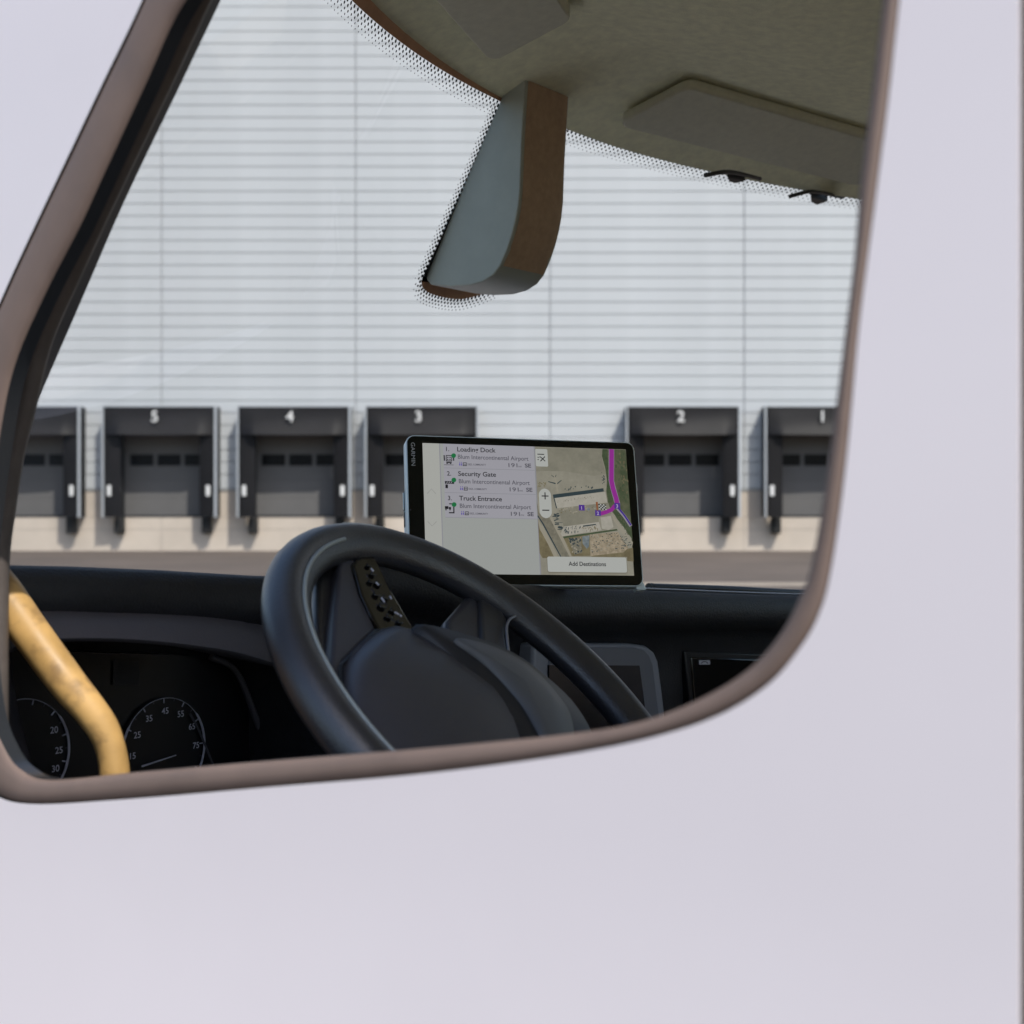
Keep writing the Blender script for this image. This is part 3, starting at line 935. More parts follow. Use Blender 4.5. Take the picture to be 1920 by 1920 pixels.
rows_ = [row(lambda a: (b_ws(a, -0.14) - 0.005, zc0(a) - 0.045)),
         row(lambda a: (0.5 * (b_ws(a, -0.14) + 0.9), zc0(a) - 0.03)),
         row(lambda a: (bc(a) + 0.07, 0.5 * (zc(a) + zc0(a)) - 0.008)),
         row(lambda a: (bc(a) + 0.025, zc(a) - 0.0012)),
         row(lambda a: (bc(a), zc(a))),
         row(lambda a: (bc(a) - 0.008, zc(a) - 0.003)),
         row(lambda a: (bc(a) - 0.014, zc(a) - 0.010)),
         row(lambda a: (bc(a) - 0.018, zc(a) - 0.022)),
         row(lambda a: (bc(a) - 0.018, zc(a) - 0.034)),
         row(lambda a: (bc(a) - 0.010, zc(a) - 0.044)),
         row(lambda a: (bc(a) + 0.015, zc(a) - 0.052)),
         row(lambda a: (bc(a) + 0.030, zc(a) - 0.062)),
         row(lambda a: (bc(a) + 0.035, zc(a) - 0.10)),
         row(lambda a: (bc(a) + 0.045, -0.34)),
         row(lambda a: (1.06, -0.60)),
         row(lambda a: (1.15, Z_LOW + 0.03))]
# open the fascia in front of the driver: recess for the instruments
def in_cluster(a): return 0.60 <= a <= 1.05
for i in (11, 12, 13):
    for j, a in enumerate(st):
        if in_cluster(a):
            bb = {11: 1.10, 12: 1.17, 13: 1.20}[i]
            zz = {11: zc(a) - 0.054, 12: zc(a) - 0.058, 13: -0.36}[i]
            rows_[i][j] = T(a, bb, zz)
dash = obj("dashboard", MB().grid(rows_), M_DASH, truck, smooth=50)
obj("dash_edge_highlight", MB().tube([T(a, bc(a) - 0.0015, zc(a) + 0.0006) for a in np.linspace(1.44, 2.6, 40)], 0.0011, 8), M_SILV, dash, smooth=60)  # edge highlight of the crest built in as a thin pale tube
# black trim roll lying on the dash right of the tablet
pa, pb = at(1216, 1101, 1.64), None
q2 = on_b(1505, 1112, 0.935)
p1 = on_b(1216, 1101.5, 0.955)
rp = [T(*p1), T((p1[0] + q2[0]) / 2, (p1[1] + q2[1]) / 2, (p1[2] + q2[2]) / 2 + .001), T(q2[0], q2[1], q2[2]), T(q2[0] + .4, q2[1] - .02, q2[2] - .02)]
roll = obj("dash_trim_roll", MB().tube(catmull(rp, 6), 0.0056, 14), M_BLACK, dash, smooth=40, bevel=0)
d0 = (Vector(rp[1]) - Vector(rp[0])).normalized()
obj("trim_roll_ring", MB().tube([Vector(rp[0]) + d0 * .006, Vector(rp[0]) + d0 * .0075], 0.0059, 16), M_DASH2, dash)

# instrument hood
def strip_rows(top, bot, btop, bbot):
    t_ = catmull([on_b(x, y, btop) for x, y in top], 6)
    b_ = catmull([on_b(x, y, bbot) for x, y in bot], 6)
    return t_, b_
hood_t = [(-60, 1158), (20, 1150), (100, 1146), (200, 1149), (320, 1153), (430, 1162), (520, 1178), (600, 1205)]
hood_b = [(-60, 1262), (0, 1228), (50, 1207), (125, 1197), (240, 1198), (350, 1208), (440, 1222), (525, 1246)]
t_, b_ = strip_rows(hood_t, hood_b, 0.988, 0.964)
m_ = [((p[0] + q[0]) / 2, (p[1] + q[1]) / 2 - 0.004, (p[2] + q[2]) / 2) for p, q in zip(t_, b_)]
under = [(p[0], 1.16, p[2] + 0.012) for p in b_]
upper = [(p[0], 1.03, p[2] + 0.004) for p in t_]
lip = [(p[0], p[1] + 0.003, p[2] - 0.003) for p in b_]
hood = obj("instrument_hood", MB().grid([[T(*p) for p in r_] for r_ in (upper, t_, m_, b_, lip, under)]), M_DASHG, truck, smooth=50)
# instrument cluster
BCL = 1.135
face_px = [(0, 1215), (120, 1222), (330, 1228), (415, 1240), (445, 1262), (470, 1330), (520, 1470), (560, 1600), (-80, 1600), (-80, 1240)]
fp = [on_b(x, y, BCL) for x, y in face_px]
clus = obj("instrument_cluster", MB().prism([T(*p) for p in fp], [T(p[0], p[1] + 0.03, p[2]) for p in fp]), M_DIAL, truck)
edge_px = [(395, 1232), (432, 1248), (452, 1275), (470, 1320), (490, 1375), (512, 1440), (540, 1520)]
ep = catmull([on_b(x, y, BCL - 0.012) for x, y in edge_px], 6)
obj("cluster_bezel", MB().tube([T(*p) for p in ep], 0.0035, 8), M_DASHG, clus, smooth=60)
# right cheek of the recess
ck = [on_b(x, y, BCL) for x, y in edge_px]
obj("cluster_cheek", MB().grid([[T(p[0] + .002, p[1], p[2]) for p in ck], [T(p[0] + 0.05, 1.0, p[2] + .004) for p in ck]]), M_DASH2, clus, smooth=60)
lf = catmull([on_b(x, y, BCL - 0.05) for x, y in ((18, 1225), (24, 1270), (34, 1330), (48, 1390), (70, 1470), (90, 1540))], 5)
obj("cluster_left_bezel", MB().grid([[T(p[0] - .03, p[1] - .03, p[2]) for p in lf], [T(p[0] - .004, p[1], p[2]) for p in lf], [T(p[0] + 0.004, p[1] + .006, p[2]) for p in lf], [T(p[0] + 0.006, p[1] + .05, p[2]) for p in lf]]), M_DASHG, clus, smooth=60)
rib = catmull([on_b(x, y, BCL - 0.006) for x, y in ((356, 1338), (372, 1368), (398, 1430), (420, 1490))], 5)
obj("cluster_rib", MB().tube([T(*p) for p in rib], 0.0012, 8), M_DASHG, clus, smooth=60)

def gauge(cx, cy, radius, nums, ticks_from, ticks_to, needle=None):
    c = on_b(cx, cy, BCL - 0.003)
    C0 = T(*c)
    u, v = RV, UV
    def P(ang, r, lift=0.0):            # clockwise from the top
        return C0 + u * (r * math.sin(ang)) + v * (r * math.cos(ang)) - FV * lift
    n = 48
    obj("gauge_face", MB().add([P(2 * math.pi * k / n, radius * 1.02) for k in range(n)], [tuple(range(n))]), M_DIAL, clus, fix=False)
    arc = [math.radians(x) for x in np.linspace(-140, 140, 60)]
    rr = [0.00045 if -1.0 < x < 0.9 else 0.0012 for x in arc]
    obj("gauge_ring", MB().tube([P(x, radius, .002) for x in arc], rr, 6), M_MARK, clus, smooth=60)
    k = 0
    a = ticks_from
    while a <= ticks_to:
        r0 = radius * (0.90 if k % 2 == 0 else 0.94)
        A, B = P(math.radians(a), r0, .001), P(math.radians(a), radius * 0.99, .001)
        obj("gauge_tick", MB().tube([A, B], 0.0007 if k % 2 == 0 else .0004, 5), M_MARK if k % 2 == 0 else M_DIM, clus)
        a += 15
        k += 1
    for s, ang in nums:
        o = P(math.radians(ang), radius * 0.77, .003) - v * (radius * 0.075)
        obj("gauge_number", text_mb(s, o, u, v, height=radius * 0.125, anchor='c', bold=0.01), M_MARK, clus, fix=False)
    if needle:
        A, B = [T(*on_b(x, y, BCL - 0.008)) for x, y in needle]
        obj("gauge_needle", MB().tube([A, B], [0.0010, 0.0006], 6), M_MARK, clus)
gauge(306, 1405, 0.0513, [(str(x), -120 + 3 * (x - 5)) for x in (5, 15, 25, 35, 45, 55, 65, 75)], -120, 120, ((266, 1437), (330, 1416)))
gauge(38, 1415, 0.0505, [("20", 60), ("25", 90), ("30", 115)], 15, 120)
# warning lamp window at the top of the cluster
wl = [on_b(x, y, BCL - 0.002) for x, y in ((212, 1238), (262, 1239), (262, 1286), (212, 1284))]
obj("lamp_window", MB().add([T(*p) for p in wl], [(0, 1, 2, 3)]), M_DASH2, clus, fix=False)

# ---- centre screen and right hand panel on the fascia
BF = 0.925
def plate(name, px, m, parent, b, thick, bevel=0.0):
    pts = [on_b(x, y, b) for x, y in px]
    return obj(name, MB().prism([T(*p) for p in pts], [T(p[0], p[1] + thick, p[2]) for p in pts]), m, parent, bevel=bevel)
cs = plate("centre_screen", [(1000, 1206), (1190, 1207), (1213, 1211), (1227, 1222), (1235, 1240), (1243, 1300), (1256, 1420), (1000, 1420)], M_BEZ, truck, BF - 0.012, 0.03, 0.004)
obj_in = plate("screen_rim", [(1030, 1213), (1188, 1214), (1207, 1218), (1217, 1228), (1224, 1246), (1246, 1420), (1030, 1420)], mat("screen_rim_grey", (0.16, 0.17, 0.20), 0.4), cs, BF - 0.0135, 0.005, 0.001)
plate("screen_glass", [(1030, 1247), (1199, 1248), (1205, 1290), (1220, 1420), (1030, 1420)], M_SCRN, cs, BF - 0.0145, 0.004)
pn = plate("fascia_panel", [(1284, 1221), (1470, 1228), (1470, 1420), (1305, 1420)], M_BLACK, truck, BF + 0.003, 0.02, 0.002)
plate("panel_door", [(1296, 1232), (1470, 1238), (1470, 1420), (1312, 1420)], M_GLOSS, pn, BF + 0.001, 0.01, 0.0015)
stk = plate("phone_sticker", [(1311, 1238), (1331, 1238), (1331.5, 1246), (1311.5, 1246)], M_STICK, pn, BF - 0.0005, 0.001)
hs = catmull([T(*on_b(x, y, BF - 0.0012)) for x, y in ((1315, 1244), (1317, 1241.5), (1321, 1240.5), (1325, 1241.5), (1327, 1244))], 4)
obj("phone_symbol", MB().tube(hs, 0.0006, 6), M_BLACK, stk if False else pn)

# ---- steering wheel
DW = 1.15
WN = Vector((0.5868, -0.3245, 0.7419)).normalized()
WCEN = at(925.6, 1329.2, DW)
R_OUT = 0.2034 * DW / 1.1
TUBE = 0.0154
RM = R_OUT - TUBE * 0.9
WU = (UV - WN * UV.dot(WN)).normalized()        # 12 o'clock
WR = WU.cross(WN).normalized()                  # 3 o'clock for the driver
def wpt(ang, r, h=0.0):
    return WCEN + WR * (r * math.sin(ang)) + WU * (r * math.cos(ang)) + WN * h
def wpx(px, py, h=0.0):
    return on_plane(px, py, WCEN + WN * h, WN)
rows_ = []
NSEG, MSEG = 120, 20
for i in range(NSEG):
    an = 2 * math.pi * i / NSEG
    row_ = []
    # fatter grip at about one to four o'clock
    gr = math.exp(-((an - math.radians(75)) / math.radians(38)) ** 2) + math.exp(-((an - math.radians(285)) / math.radians(38)) ** 2)
    for k in range(MSEG):
        ph = 2 * math.pi * k / MSEG
        cr = math.cos(ph); sr = math.sin(ph)
        rr = TUBE * (1 + (0.45 + 0.25 * gr) * max(0.0, -cr))
        row_.append(wpt(an, RM + rr * cr, TUBE * 1.12 * sr))
    rows_.append(row_)
wheel = obj("steering_wheel", MB().grid(rows_, closed_u=True, closed_v=True), M_WHEEL, truck, smooth=80)
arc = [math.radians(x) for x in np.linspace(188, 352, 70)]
obj("rim_edge_light", MB().tube([wpt(x, RM - TUBE * 0.66, TUBE * 0.98) for x in arc], 0.0019, 8), M_RIMLIT, wheel, smooth=80)  # light on the inner rim edge, modelled as a pale arc
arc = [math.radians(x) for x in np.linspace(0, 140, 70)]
obj("rim_edge_light", MB().tube([wpt(x, RM + TUBE * 0.74, TUBE * 0.72) for x in arc], 0.0013, 8), M_RIMLIT, wheel, smooth=80)  # windscreen light along the outer rim edge, built as a thin tube

def wheel_plate(name, px, m, h0, h1, bevel=0.003, sm=0, parent=None, dome=0.0):
    pts = catmull(px, sm, True) if sm else px
    f_ = [wpx(x, y, h1) for x, y in pts]
    b_ = [p - WN * (h1 - h0) for p in f_]
    return obj(name, MB().prism(f_, b_), m, parent or wheel, bevel=bevel, bseg=3)
# spoke with the button panel
wheel_plate("spoke", [(640, 1026), (664, 1022), (674, 1112), (694, 1152), (705, 1180), (644, 1240), (642, 1290), (620, 1290), (627, 1160), (632, 1110)], M_SPOKE, -0.018, 0.000, 0.003)
wheel_plate("spoke_side", [(592, 1060), (640, 1026), (632, 1110), (627, 1160), (620, 1290), (596, 1240), (594, 1150)], M_WHEEL, -0.03, -0.012, 0.005)
bp = wheel_plate("button_panel", [(660, 1056), (676, 1040), (698, 1036), (714, 1062), (735, 1108), (760, 1150), (786, 1194), (745, 1190), (712, 1184), (696, 1154), (676, 1112)], M_GLOSS, -0.012, 0.003, 0.003)
for i, q in enumerate([((690, 1062), 5), ((698, 1078), 6), ((694, 1092), 6), ((708, 1096), 7), ((705, 1116), 7), ((722, 1122), 7), ((716, 1138), 8), ((736, 1146), 7), ((728, 1158), 7), ((748, 1168), 6)]):
    (x, y), r_ = q
    c = wpx(x, y, 0.0035)
    e = [c + (WR * math.cos(k * math.pi / 5) * 1.3 + WU * math.sin(k * math.pi / 5)) * (r_ / 2300) for k in range(10)]
    obj("wheel_button", MB().prism([p + WN * 0.0022 for p in e], e), M_GLOSS, wheel, bevel=0.0008)
for (x, y), (dx, dy) in zip([(696, 1066), (705, 1092), (715, 1121), (731, 1118), (740, 1148), (750, 1153)], [(4, 5), (5, 5), (6, 8), (3, 5), (8, 4), (3, 3)]):
    A, B = wpx(x, y, 0.0066), wpx(x + dx, y + dy, 0.0066)
    obj("button_mark", MB().tube([A, B], 0.0008, 6), M_MARK, wheel)
# second spoke, its trim and the silver accent
wheel_plate("spoke", [(838, 1160), (880, 1112), (900, 1108), (912, 1130), (908, 1235), (836, 1215)], M_WHUB, -0.028, -0.004, 0.006)
wheel_plate("spoke_cover", [(900, 1105), (925, 1118), (952, 1160), (949, 1190), (957, 1250), (905, 1232)], M_WHEEL, -0.02, 0.001, 0.004)
acc = catmull([wpx(x, y, 0.006) for x, y in ((966, 1155), (955, 1162), (950, 1176), (951, 1200), (957, 1246))], 6)
obj("spoke_accent", MB().tube(acc, 0.0013, 8), M_SILV, wheel, smooth=60)
# hub pad: a domed cushion
pad_px = [(642, 1246), (706, 1186), (760, 1192), (830, 1212), (900, 1238), (955, 1266), (1000, 1304), (1045, 1344), (1100, 1400), (1120, 1480), (1060, 1560), (930, 1600), (800, 1560), (700, 1440), (648, 1340)]
pad = catmull(pad_px, 5, True)
cpx = np.mean(np.array(pad), axis=0)
rows_ = []
for s, h in ((1.0, -0.020), (1.0, -0.002), (0.985, 0.005), (0.95, 0.0105), (0.86, 0.0165), (0.7, 0.0215), (0.45, 0.026), (0.2, 0.0285), (0.02, 0.029)):
    r_ = []
    for p in pad:
        q = cpx + (np.array(p) - cpx) * s
        r_.append(wpx(q[0], q[1], 0.0) + WN * h)
    rows_.append(r_)
mbh = MB().grid(rows_, closed_u=True)
mbh.f.append(tuple(range(8 * len(pad), 9 * len(pad))))
hub = obj("hub_pad", mbh, M_WHUB, wheel, smooth=70)
# raised ridge along its upper edge, and the grey inset
ridge_px = [(770, 1198), (830, 1213), (900, 1238), (955, 1266), (1000, 1302), (1045, 1344), (1100, 1402), (1125, 1460)]
rg = catmull([wpx(x, y, 0.010) for x, y in ridge_px], 6)
obj("hub_ridge", MB().tube(rg, [0.0015 + 0.0030 * min(1, i / 8) for i in range(len(rg))], 10), mat("ridge_grey", (0.42, 0.45, 0.43), 0.45), wheel, smooth=70)
# shade band round the inset, put in as a dark raised patch
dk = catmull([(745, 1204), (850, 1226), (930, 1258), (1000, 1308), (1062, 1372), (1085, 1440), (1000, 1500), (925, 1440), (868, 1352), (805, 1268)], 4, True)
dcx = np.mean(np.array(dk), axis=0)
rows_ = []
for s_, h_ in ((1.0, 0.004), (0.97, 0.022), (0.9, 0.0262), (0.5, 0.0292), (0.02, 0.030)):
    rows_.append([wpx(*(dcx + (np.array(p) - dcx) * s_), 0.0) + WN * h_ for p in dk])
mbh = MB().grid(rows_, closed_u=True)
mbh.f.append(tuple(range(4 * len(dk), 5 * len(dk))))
obj("hub_shade_patch", mbh, mat("hub_shade_black", (0.024, 0.024, 0.028), 0.5), wheel, smooth=70)
ins = [(812, 1250), (855, 1254), (905, 1272), (950, 1298), (990, 1336), (1028, 1392), (1030, 1450), (985, 1450), (935, 1370), (875, 1302)]
ip = catmull(ins, 4, True)
icx = np.mean(np.array(ip), axis=0)
rows_ = []
for s, h in ((1.0, 0.014), (1.0, 0.0300), (0.96, 0.0325), (0.5, 0.036), (0.02, 0.037)):
    rows_.append([wpx(*(icx + (np.array(p) - icx) * s), 0.0) + WN * h for p in ip])
mbh = MB().grid(rows_, closed_u=True)
mbh.f.append(tuple(range(4 * len(ip), 5 * len(ip))))
obj("hub_inset", mbh, M_WINS, wheel, smooth=60)
# seam between pad and spoke
sm_ = [wpx(x, y, 0.003) for x, y in ((640, 1290), (640, 1248), (672, 1215), (704, 1184), (720, 1182))]
obj("hub_seam", MB().tube(sm_, 0.0018, 6), M_BLACK, wheel)
# column and shroud
fwd = (-WN)
colp = [WCEN - WN * 0.015, WCEN - WN * 0.06, WCEN - WN * 0.09, WCEN - WN * 0.20, WCEN - WN * 0.42]
obj("column_shroud", MB().tube(colp, [0.045, 0.05, 0.075, 0.085, 0.085], 20), M_DASH2, wheel, smooth=50)
st0 = WCEN - WN * 0.11
obj("column_stalk", MB().tube([st0, st0 - RV * 0.09 + UV * .01, st0 - RV * 0.17 + UV * .02], [0.008, 0.008, 0.010], 10), M_BLACK, wheel, smooth=60)

# ---- yellow grab bar by the pillar
bar_px = [(-45, 1050, 1.095), (-25, 1076, 1.09), (5, 1115, 1.085), (60, 1190, 1.075), (125, 1278, 1.065), (168, 1330, 1.06), (196, 1372, 1.06), (211, 1420, 1.06), (216, 1480, 1.06), (217, 1600, 1.06), (215, 1800, 1.07)]
bpnt = catmull([at(x, y, d) for x, y, d in bar_px], 6)
nb = len(bpnt)
brad = [0.0156 - 0.0044 * min(1, max(0, (i - 12) / 26)) for i in range(nb)]
brad = [r_ * (1 + 0.012 * math.sin(i * 0.55 + 1)) for i, r_ in enumerate(brad)]
tag(obj("grab_bar", MB().tube(bpnt, brad, 20), M_YEL, truck, smooth=80), "worn yellow metal grab bar")
fl = Vector(bpnt[0])
obj("grab_bar_foot", MB().tube([fl, fl - RV * .012 + FV * .022 + UV * .012], 0.022, 16), M_YEL, truck, smooth=40)

# ---- bonnet, bumper and front wheels (hidden below the dash from here)
rows_ = [[T(a, b, z - 0.05 * ((a - AC) / 1.1) ** 2) for a in np.linspace(AD + .01, 2 * AC - AD - .01, 21)] for b, z in ((1.35, -0.19), (1.6, -0.205), (2.0, -0.235), (2.4, -0.28), (2.7, -0.34), (2.86, -0.46))]
obj("bonnet", MB().grid(rows_), M_PAINT, truck, smooth=60)
rows_ = [[T(a, b, z) for a in np.linspace(AD + .01, 2 * AC - AD - .01, 5)] for b, z in ((2.862, -0.47), (2.87, -0.75), (2.84, -0.95), (2.6, -1.0))]
obj("front_bumper", MB().grid(rows_), M_PILL, truck, smooth=60)
for sx in (AD + 0.14, 2 * AC - AD - 0.14):
    def ring(r, w): return [T(sx + w, 1.95 + r * math.cos(k * math.pi / 16), -EYE + 0.36 + r * math.sin(k * math.pi / 16)) for k in range(32)]
    wh = obj("tyre", MB().grid([ring(.22, -.10), ring(.32, -.11), ring(.36, -.08), ring(.36, .08), ring(.32, .11), ring(.22, .10)], closed_u=True), M_TYRE, truck, smooth=40)
    obj("wheel_rim", MB().grid([ring(.225, -.09), ring(.20, -.06), ring(.08, -.05), ring(.01, -.05)], closed_u=True), M_SILV, wh, smooth=40)

# ================================================================== NAVIGATION TABLET
TC = Vector((0.018278, 1.554018, EYE + 0.002335))
SW, SH = 0.2319, 0.145256
yaw, tilt, roll_ = 0.246054, -0.263111, 0.020825
MT = Matrix.Rotation(yaw, 3, 'Z') @ Matrix.Rotation(tilt, 3, 'X') @ Matrix.Rotation(roll_, 3, 'Y')
TX, TY, TZ = MT @ Vector((1, 0, 0)), MT @ Vector((0, 1, 0)), MT @ Vector((0, 0, 1))
tablet = empty("navigation_tablet", tuple(TC - TZ * 0.085))
tag(tablet, "black navigation tablet with lit map screen standing on the dashboard", "tablet")
QUAD = [(789, 833), (1174.5, 841), (1187, 1082.5), (801.5, 1073)]
def homog(src, dst):
    A = []
    for (x, y), (u, v) in zip(src, dst):
        A.append([x, y, 1, 0, 0, 0, -u * x, -u * y, -u])
        A.append([0, 0, 0, x, y, 1, -v * x, -v * y, -v])
    return np.linalg.svd(np.array(A, float))[2][-1].reshape(3, 3)
HM = homog(QUAD, [(0, 0), (1, 0), (1, 1), (0, 1)])
def uv_px(x, y):
    w = HM @ np.array([x, y, 1])
    return w[0] / w[2], w[1] / w[2]
def S(u, v, lift=0.0):                 # point on the display
    return TC + TX * ((u - 0.5) * SW) + TZ * ((0.5 - v) * SH) - TY * lift
def Sp(x, y, lift=0.0): return S(*uv_px(x, y), lift)
def rounded(w0, w1, h0, h1, r, n=6):
    pts = []
    for cx, cz, a0 in ((w1 - r, h1 - r, 0), (w0 + r, h1 - r, 90), (w0 + r, h0 + r, 180), (w1 - r, h0 + r, 270)):
        for k in range(n + 1):
            an = math.radians(a0 + 90 * k / n)
            pts.append((cx + r * math.cos(an), cz + r * math.sin(an)))
    return pts
bx0, bx1 = -SW / 2 - 0.0180, SW / 2 + 0.0108
bz0, bz1 = -SH / 2 - 0.0122, SH / 2 + 0.0092
def ring_t(shrink, depth, r):
    return [TC + TX * x + TZ * z + TY * depth for x, z in rounded(bx0 + shrink, bx1 - shrink, bz0 + shrink, bz1 - shrink, r)]
rows_ = [ring_t(.0013, 0.0, .0085), ring_t(.0003, .0004, .0092), ring_t(0, .0016, .0095), ring_t(0, .016, .0095), ring_t(.002, .020, .009), ring_t(.012, .026, .008)]
mb = MB().grid(rows_, closed_u=True)
n = len(rows_[0])
mb.f.append(tuple(range(5 * n, 6 * n)))
body = obj("tablet_case", mb, M_ALUT, tablet, smooth=40)
fr = ring_t(.0012, -0.0002, .0085)
frb = ring_t(.0012, .002, .0085)
obj("front_glass", MB().prism(fr, frb), M_TBLK, tablet, bevel=0.0004)
# rear bulge with the ports on its edge
rb = [(bx0 + 0.0005, -0.055), (bx0 + 0.0005, 0.022), (bx0 + 0.006, 0.034), (bx0 + 0.05, 0.034), (bx0 + 0.05, -0.055)]
f0 = [TC + TX * (x - 0.0005) + TZ * z + TY * 0.013 for x, z in rb]
obj("rear_bulge", MB().prism(f0, [p + TY * 0.013 for p in f0]), M_ALUT, tablet, bevel=0.002)
for zz, h, nm in ((0.012, 0.011, "volume_button"), (-0.0085, 0.0085, "port_slot"), (-0.040, 0.012, "port_slot")):
    yy = 0.0195
    f0 = [TC + TX * (bx0 - 0.0008) + TZ * (zz + s2 * h) + TY * (yy + s1 * 0.0022) for s1, s2 in ((-1, -1), (1, -1), (1, 1), (-1, 1))]
    obj(nm, MB().prism(f0, [p + TX * 0.002 for p in f0]), M_BLACK, body, bevel=0.0006)
    if nm == "volume_button":
        f1 = [TC + TX * (bx0 - 0.0014) + TZ * (zz + s2 * h * 0.86) + TY * (yy + s1 * 0.0014) for s1, s2 in ((-1, -1), (1, -1), (1, 1), (-1, 1))]
        obj("button_cap", MB().prism(f1, [p + TX * 0.002 for p in f1]), M_ALUT, body, bevel=0.0006)
# mount
ft = [TC + TX * x + TZ * z + TY * 0.018 for x, z in ((-.03, -.06), (.03, -.06), (.03, .0), (-.03, .0))]
obj("mount_plate", MB().prism(ft, [p + TY * 0.012 for p in ft]), M_BLACK, tablet, bevel=0.003)
mtop = TC + TY * 0.03 - TZ * 0.03
obj("mount_arm", MB().tube([mtop, mtop + TY * 0.03 - UV * 0.02, Vector((mtop.x, mtop.y + .05, mtop.z - 0.085))], 0.009, 12), M_BLACK, tablet, smooth=60)
cn = [Sp(1190, 1098, -0.004), Sp(1207, 1092, -0.004), Sp(1214, 1107, -0.004), Sp(1196, 1109, -0.004)]
obj("mount_clamp", MB().prism(cn, [p + TY * 0.012 for p in cn]), M_ALUT, tablet, bevel=0.001)
# brand lettering down the left bezel
c0 = Sp(768.2, 832, 0.0004)
obj("brand_lettering", text_mb("GARMIN", c0, -TZ, TX, height=0.0043, width=0.0262, bold=0.0), mat("brand_grey", (0.55, 0.56, 0.56), 0.5), tablet, fix=False)
obj("camera_dot", MB().prism([Sp(771 + math.cos(k) * 1.1, 957 + math.sin(k) * 1.1, .0005) for k in range(6)], [Sp(771 + math.cos(k) * 1.1, 957 + math.sin(k) * 1.1, .0001) for k in range(6)]), M_DASHG, tablet)

# ---- display
L = 0.0006
def quad_uv(u0, v0, u1, v1, lift): return [S(u0, v0, lift), S(u1, v0, lift), S(u1, v1, lift), S(u0, v1, lift)]
screen = obj("display", MB().add(quad_uv(0, 0, 1, 1, L), [(0, 1, 2, 3)]), glow("px_panel", (147, 150, 147)), tablet, fix=False)
def poly(name, px, m, lift, closed=True):
    return obj(name, MB().add([Sp(x, y, L + lift * 0.00006) for x, y in px], [tuple(range(len(px)))]), m, screen, fix=False)
def uvpoly(name, pts, m, lift):
    return obj(name, MB().add([S(u, v, L + lift * 0.00006) for u, v in pts], [tuple(range(len(pts)))]), m, screen, fix=False)
def line(name, px, wpx_, m, lift, uvspace=False):
    P = [np.array(uv_px(*p)) * np.array((SW, SH)) for p in px]
    w = wpx_ / 2 * SW / 390.0
    lft, rgt = [], []
    for i, p in enumerate(P):
        d = (P[min(i + 1, len(P) - 1)] - P[max(i - 1, 0)])
        d = d / np.linalg.norm(d)
        nn = np.array((-d[1], d[0])) * w
        lft.append(p + nn); rgt.append(p - nn)
    pts = [(q[0] / SW, q[1] / SH) for q in lft + rgt[::-1]]
    k = len(lft)
    mb = MB()
    mb.add([S(u, v, L + lift * 0.00006) for u, v in pts], [(i, i + 1, 2 * k - 2 - i, 2 * k - 1 - i) for i in range(k - 1)])
    return obj(name, mb, m, screen, fix=False)
PXW = SW / 390.0      # one photo pixel on the display
def words(name, s, x, y, h, w, m, lift=6, bold=0.0, anchor='l', ref='L'):
    return obj(name, text_mb(s, Sp(x, y, L + lift * 0.00006), TX, TZ, height=h * PXW, width=w * PXW if w else None, anchor=anchor, bold=bold + 0.010, ref=ref), m, screen, fix=False)
K_BLACK = glow("px_black", (26, 26, 30))
K_TXT = glow("px_text", (36, 36, 40))
K_GREY = glow("px_grey_text", (82, 81, 89))
K_ROW = glow("px_row", (149, 148, 155))
K_SIDE = glow("px_side", (160, 161, 156))
K_LINE = glow("px_line", (130, 130, 138))
K_FAINT = glow("px_faint", (138, 138, 136))
K_WHT = glow("px_button", (163, 165, 161))
K_GRN = glow("px_green", (30, 104, 62))
K_PUR = glow("px_purple", (74, 48, 128))
K_MAG = glow("px_magenta", (134, 44, 132))
K_LAV = glow("px_lavender", (92, 80, 150))
u_side = uv_px(820, 838)[0]
u_list = uv_px(998, 842)[0]
uvpoly("side_bar", [(0, 0), (u_side, 0), (u_side, 1), (0, 1)], K_SIDE, 1)
uvpoly("side_bar_edge", [(u_side - .001, 0), (u_side + .003, 0), (u_side + .003, 1), (u_side - .001, 1)], K_LINE, 2)
# map
M_MAP = glow("px_map_sand", (124, 121, 109), noise=((138, 135, 122), 55.0))
uvpoly("map_ground", [(u_list, 0), (1, 0), (1, 1), (u_list, 1)], M_MAP, 1)
uvpoly("list_edge", [(u_list - .004, 0), (u_list + .001, 0), (u_list + .001, 1), (u_list - .004, 1)], K_LINE, 1.5)
def mz(x, y): return (980 + x / 6.857, 820 + y / 6.857)      # survey of the map print
M_GREEN = glow("px_map_green", (62, 71, 52), noise=((88, 90, 70), 90.0))
M_DKGR = glow("px_map_dark_green", (54, 66, 48), noise=((72, 82, 60), 120.0))
M_APRON = glow("px_map_apron", (114, 112, 100), noise=((126, 123, 110), 70.0))
M_ROOF_ = glow("px_map_roof", (148, 145, 134), noise=((158, 154, 144), 160.0))
M_SHED = glow("px_map_slate", (48, 60, 64))
M_ROAD = glow("px_map_road", (100, 97, 86), noise=((122, 118, 104), 120.0))
M_TRACK = glow("px_map_track", (140, 135, 121))
M_LOT = glow("px_map_lot", (122, 112, 94), noise=((158, 146, 126), 260.0))
M_BRN = glow("px_map_brown", (94, 86, 66), noise=((116, 108, 84), 90.0))
M_BLUE = glow("px_map_blue", (92, 102, 108), noise=((124, 130, 130), 220.0))
def mpoly(name, pts, m, lift): return poly(name, [mz(*p) for p in pts], m, lift)
mpoly("map_apron", [(125, 130), (1020, 145), (1010, 250), (1060, 470), (900, 500), (500, 440), (145, 440)], M_APRON, 2)
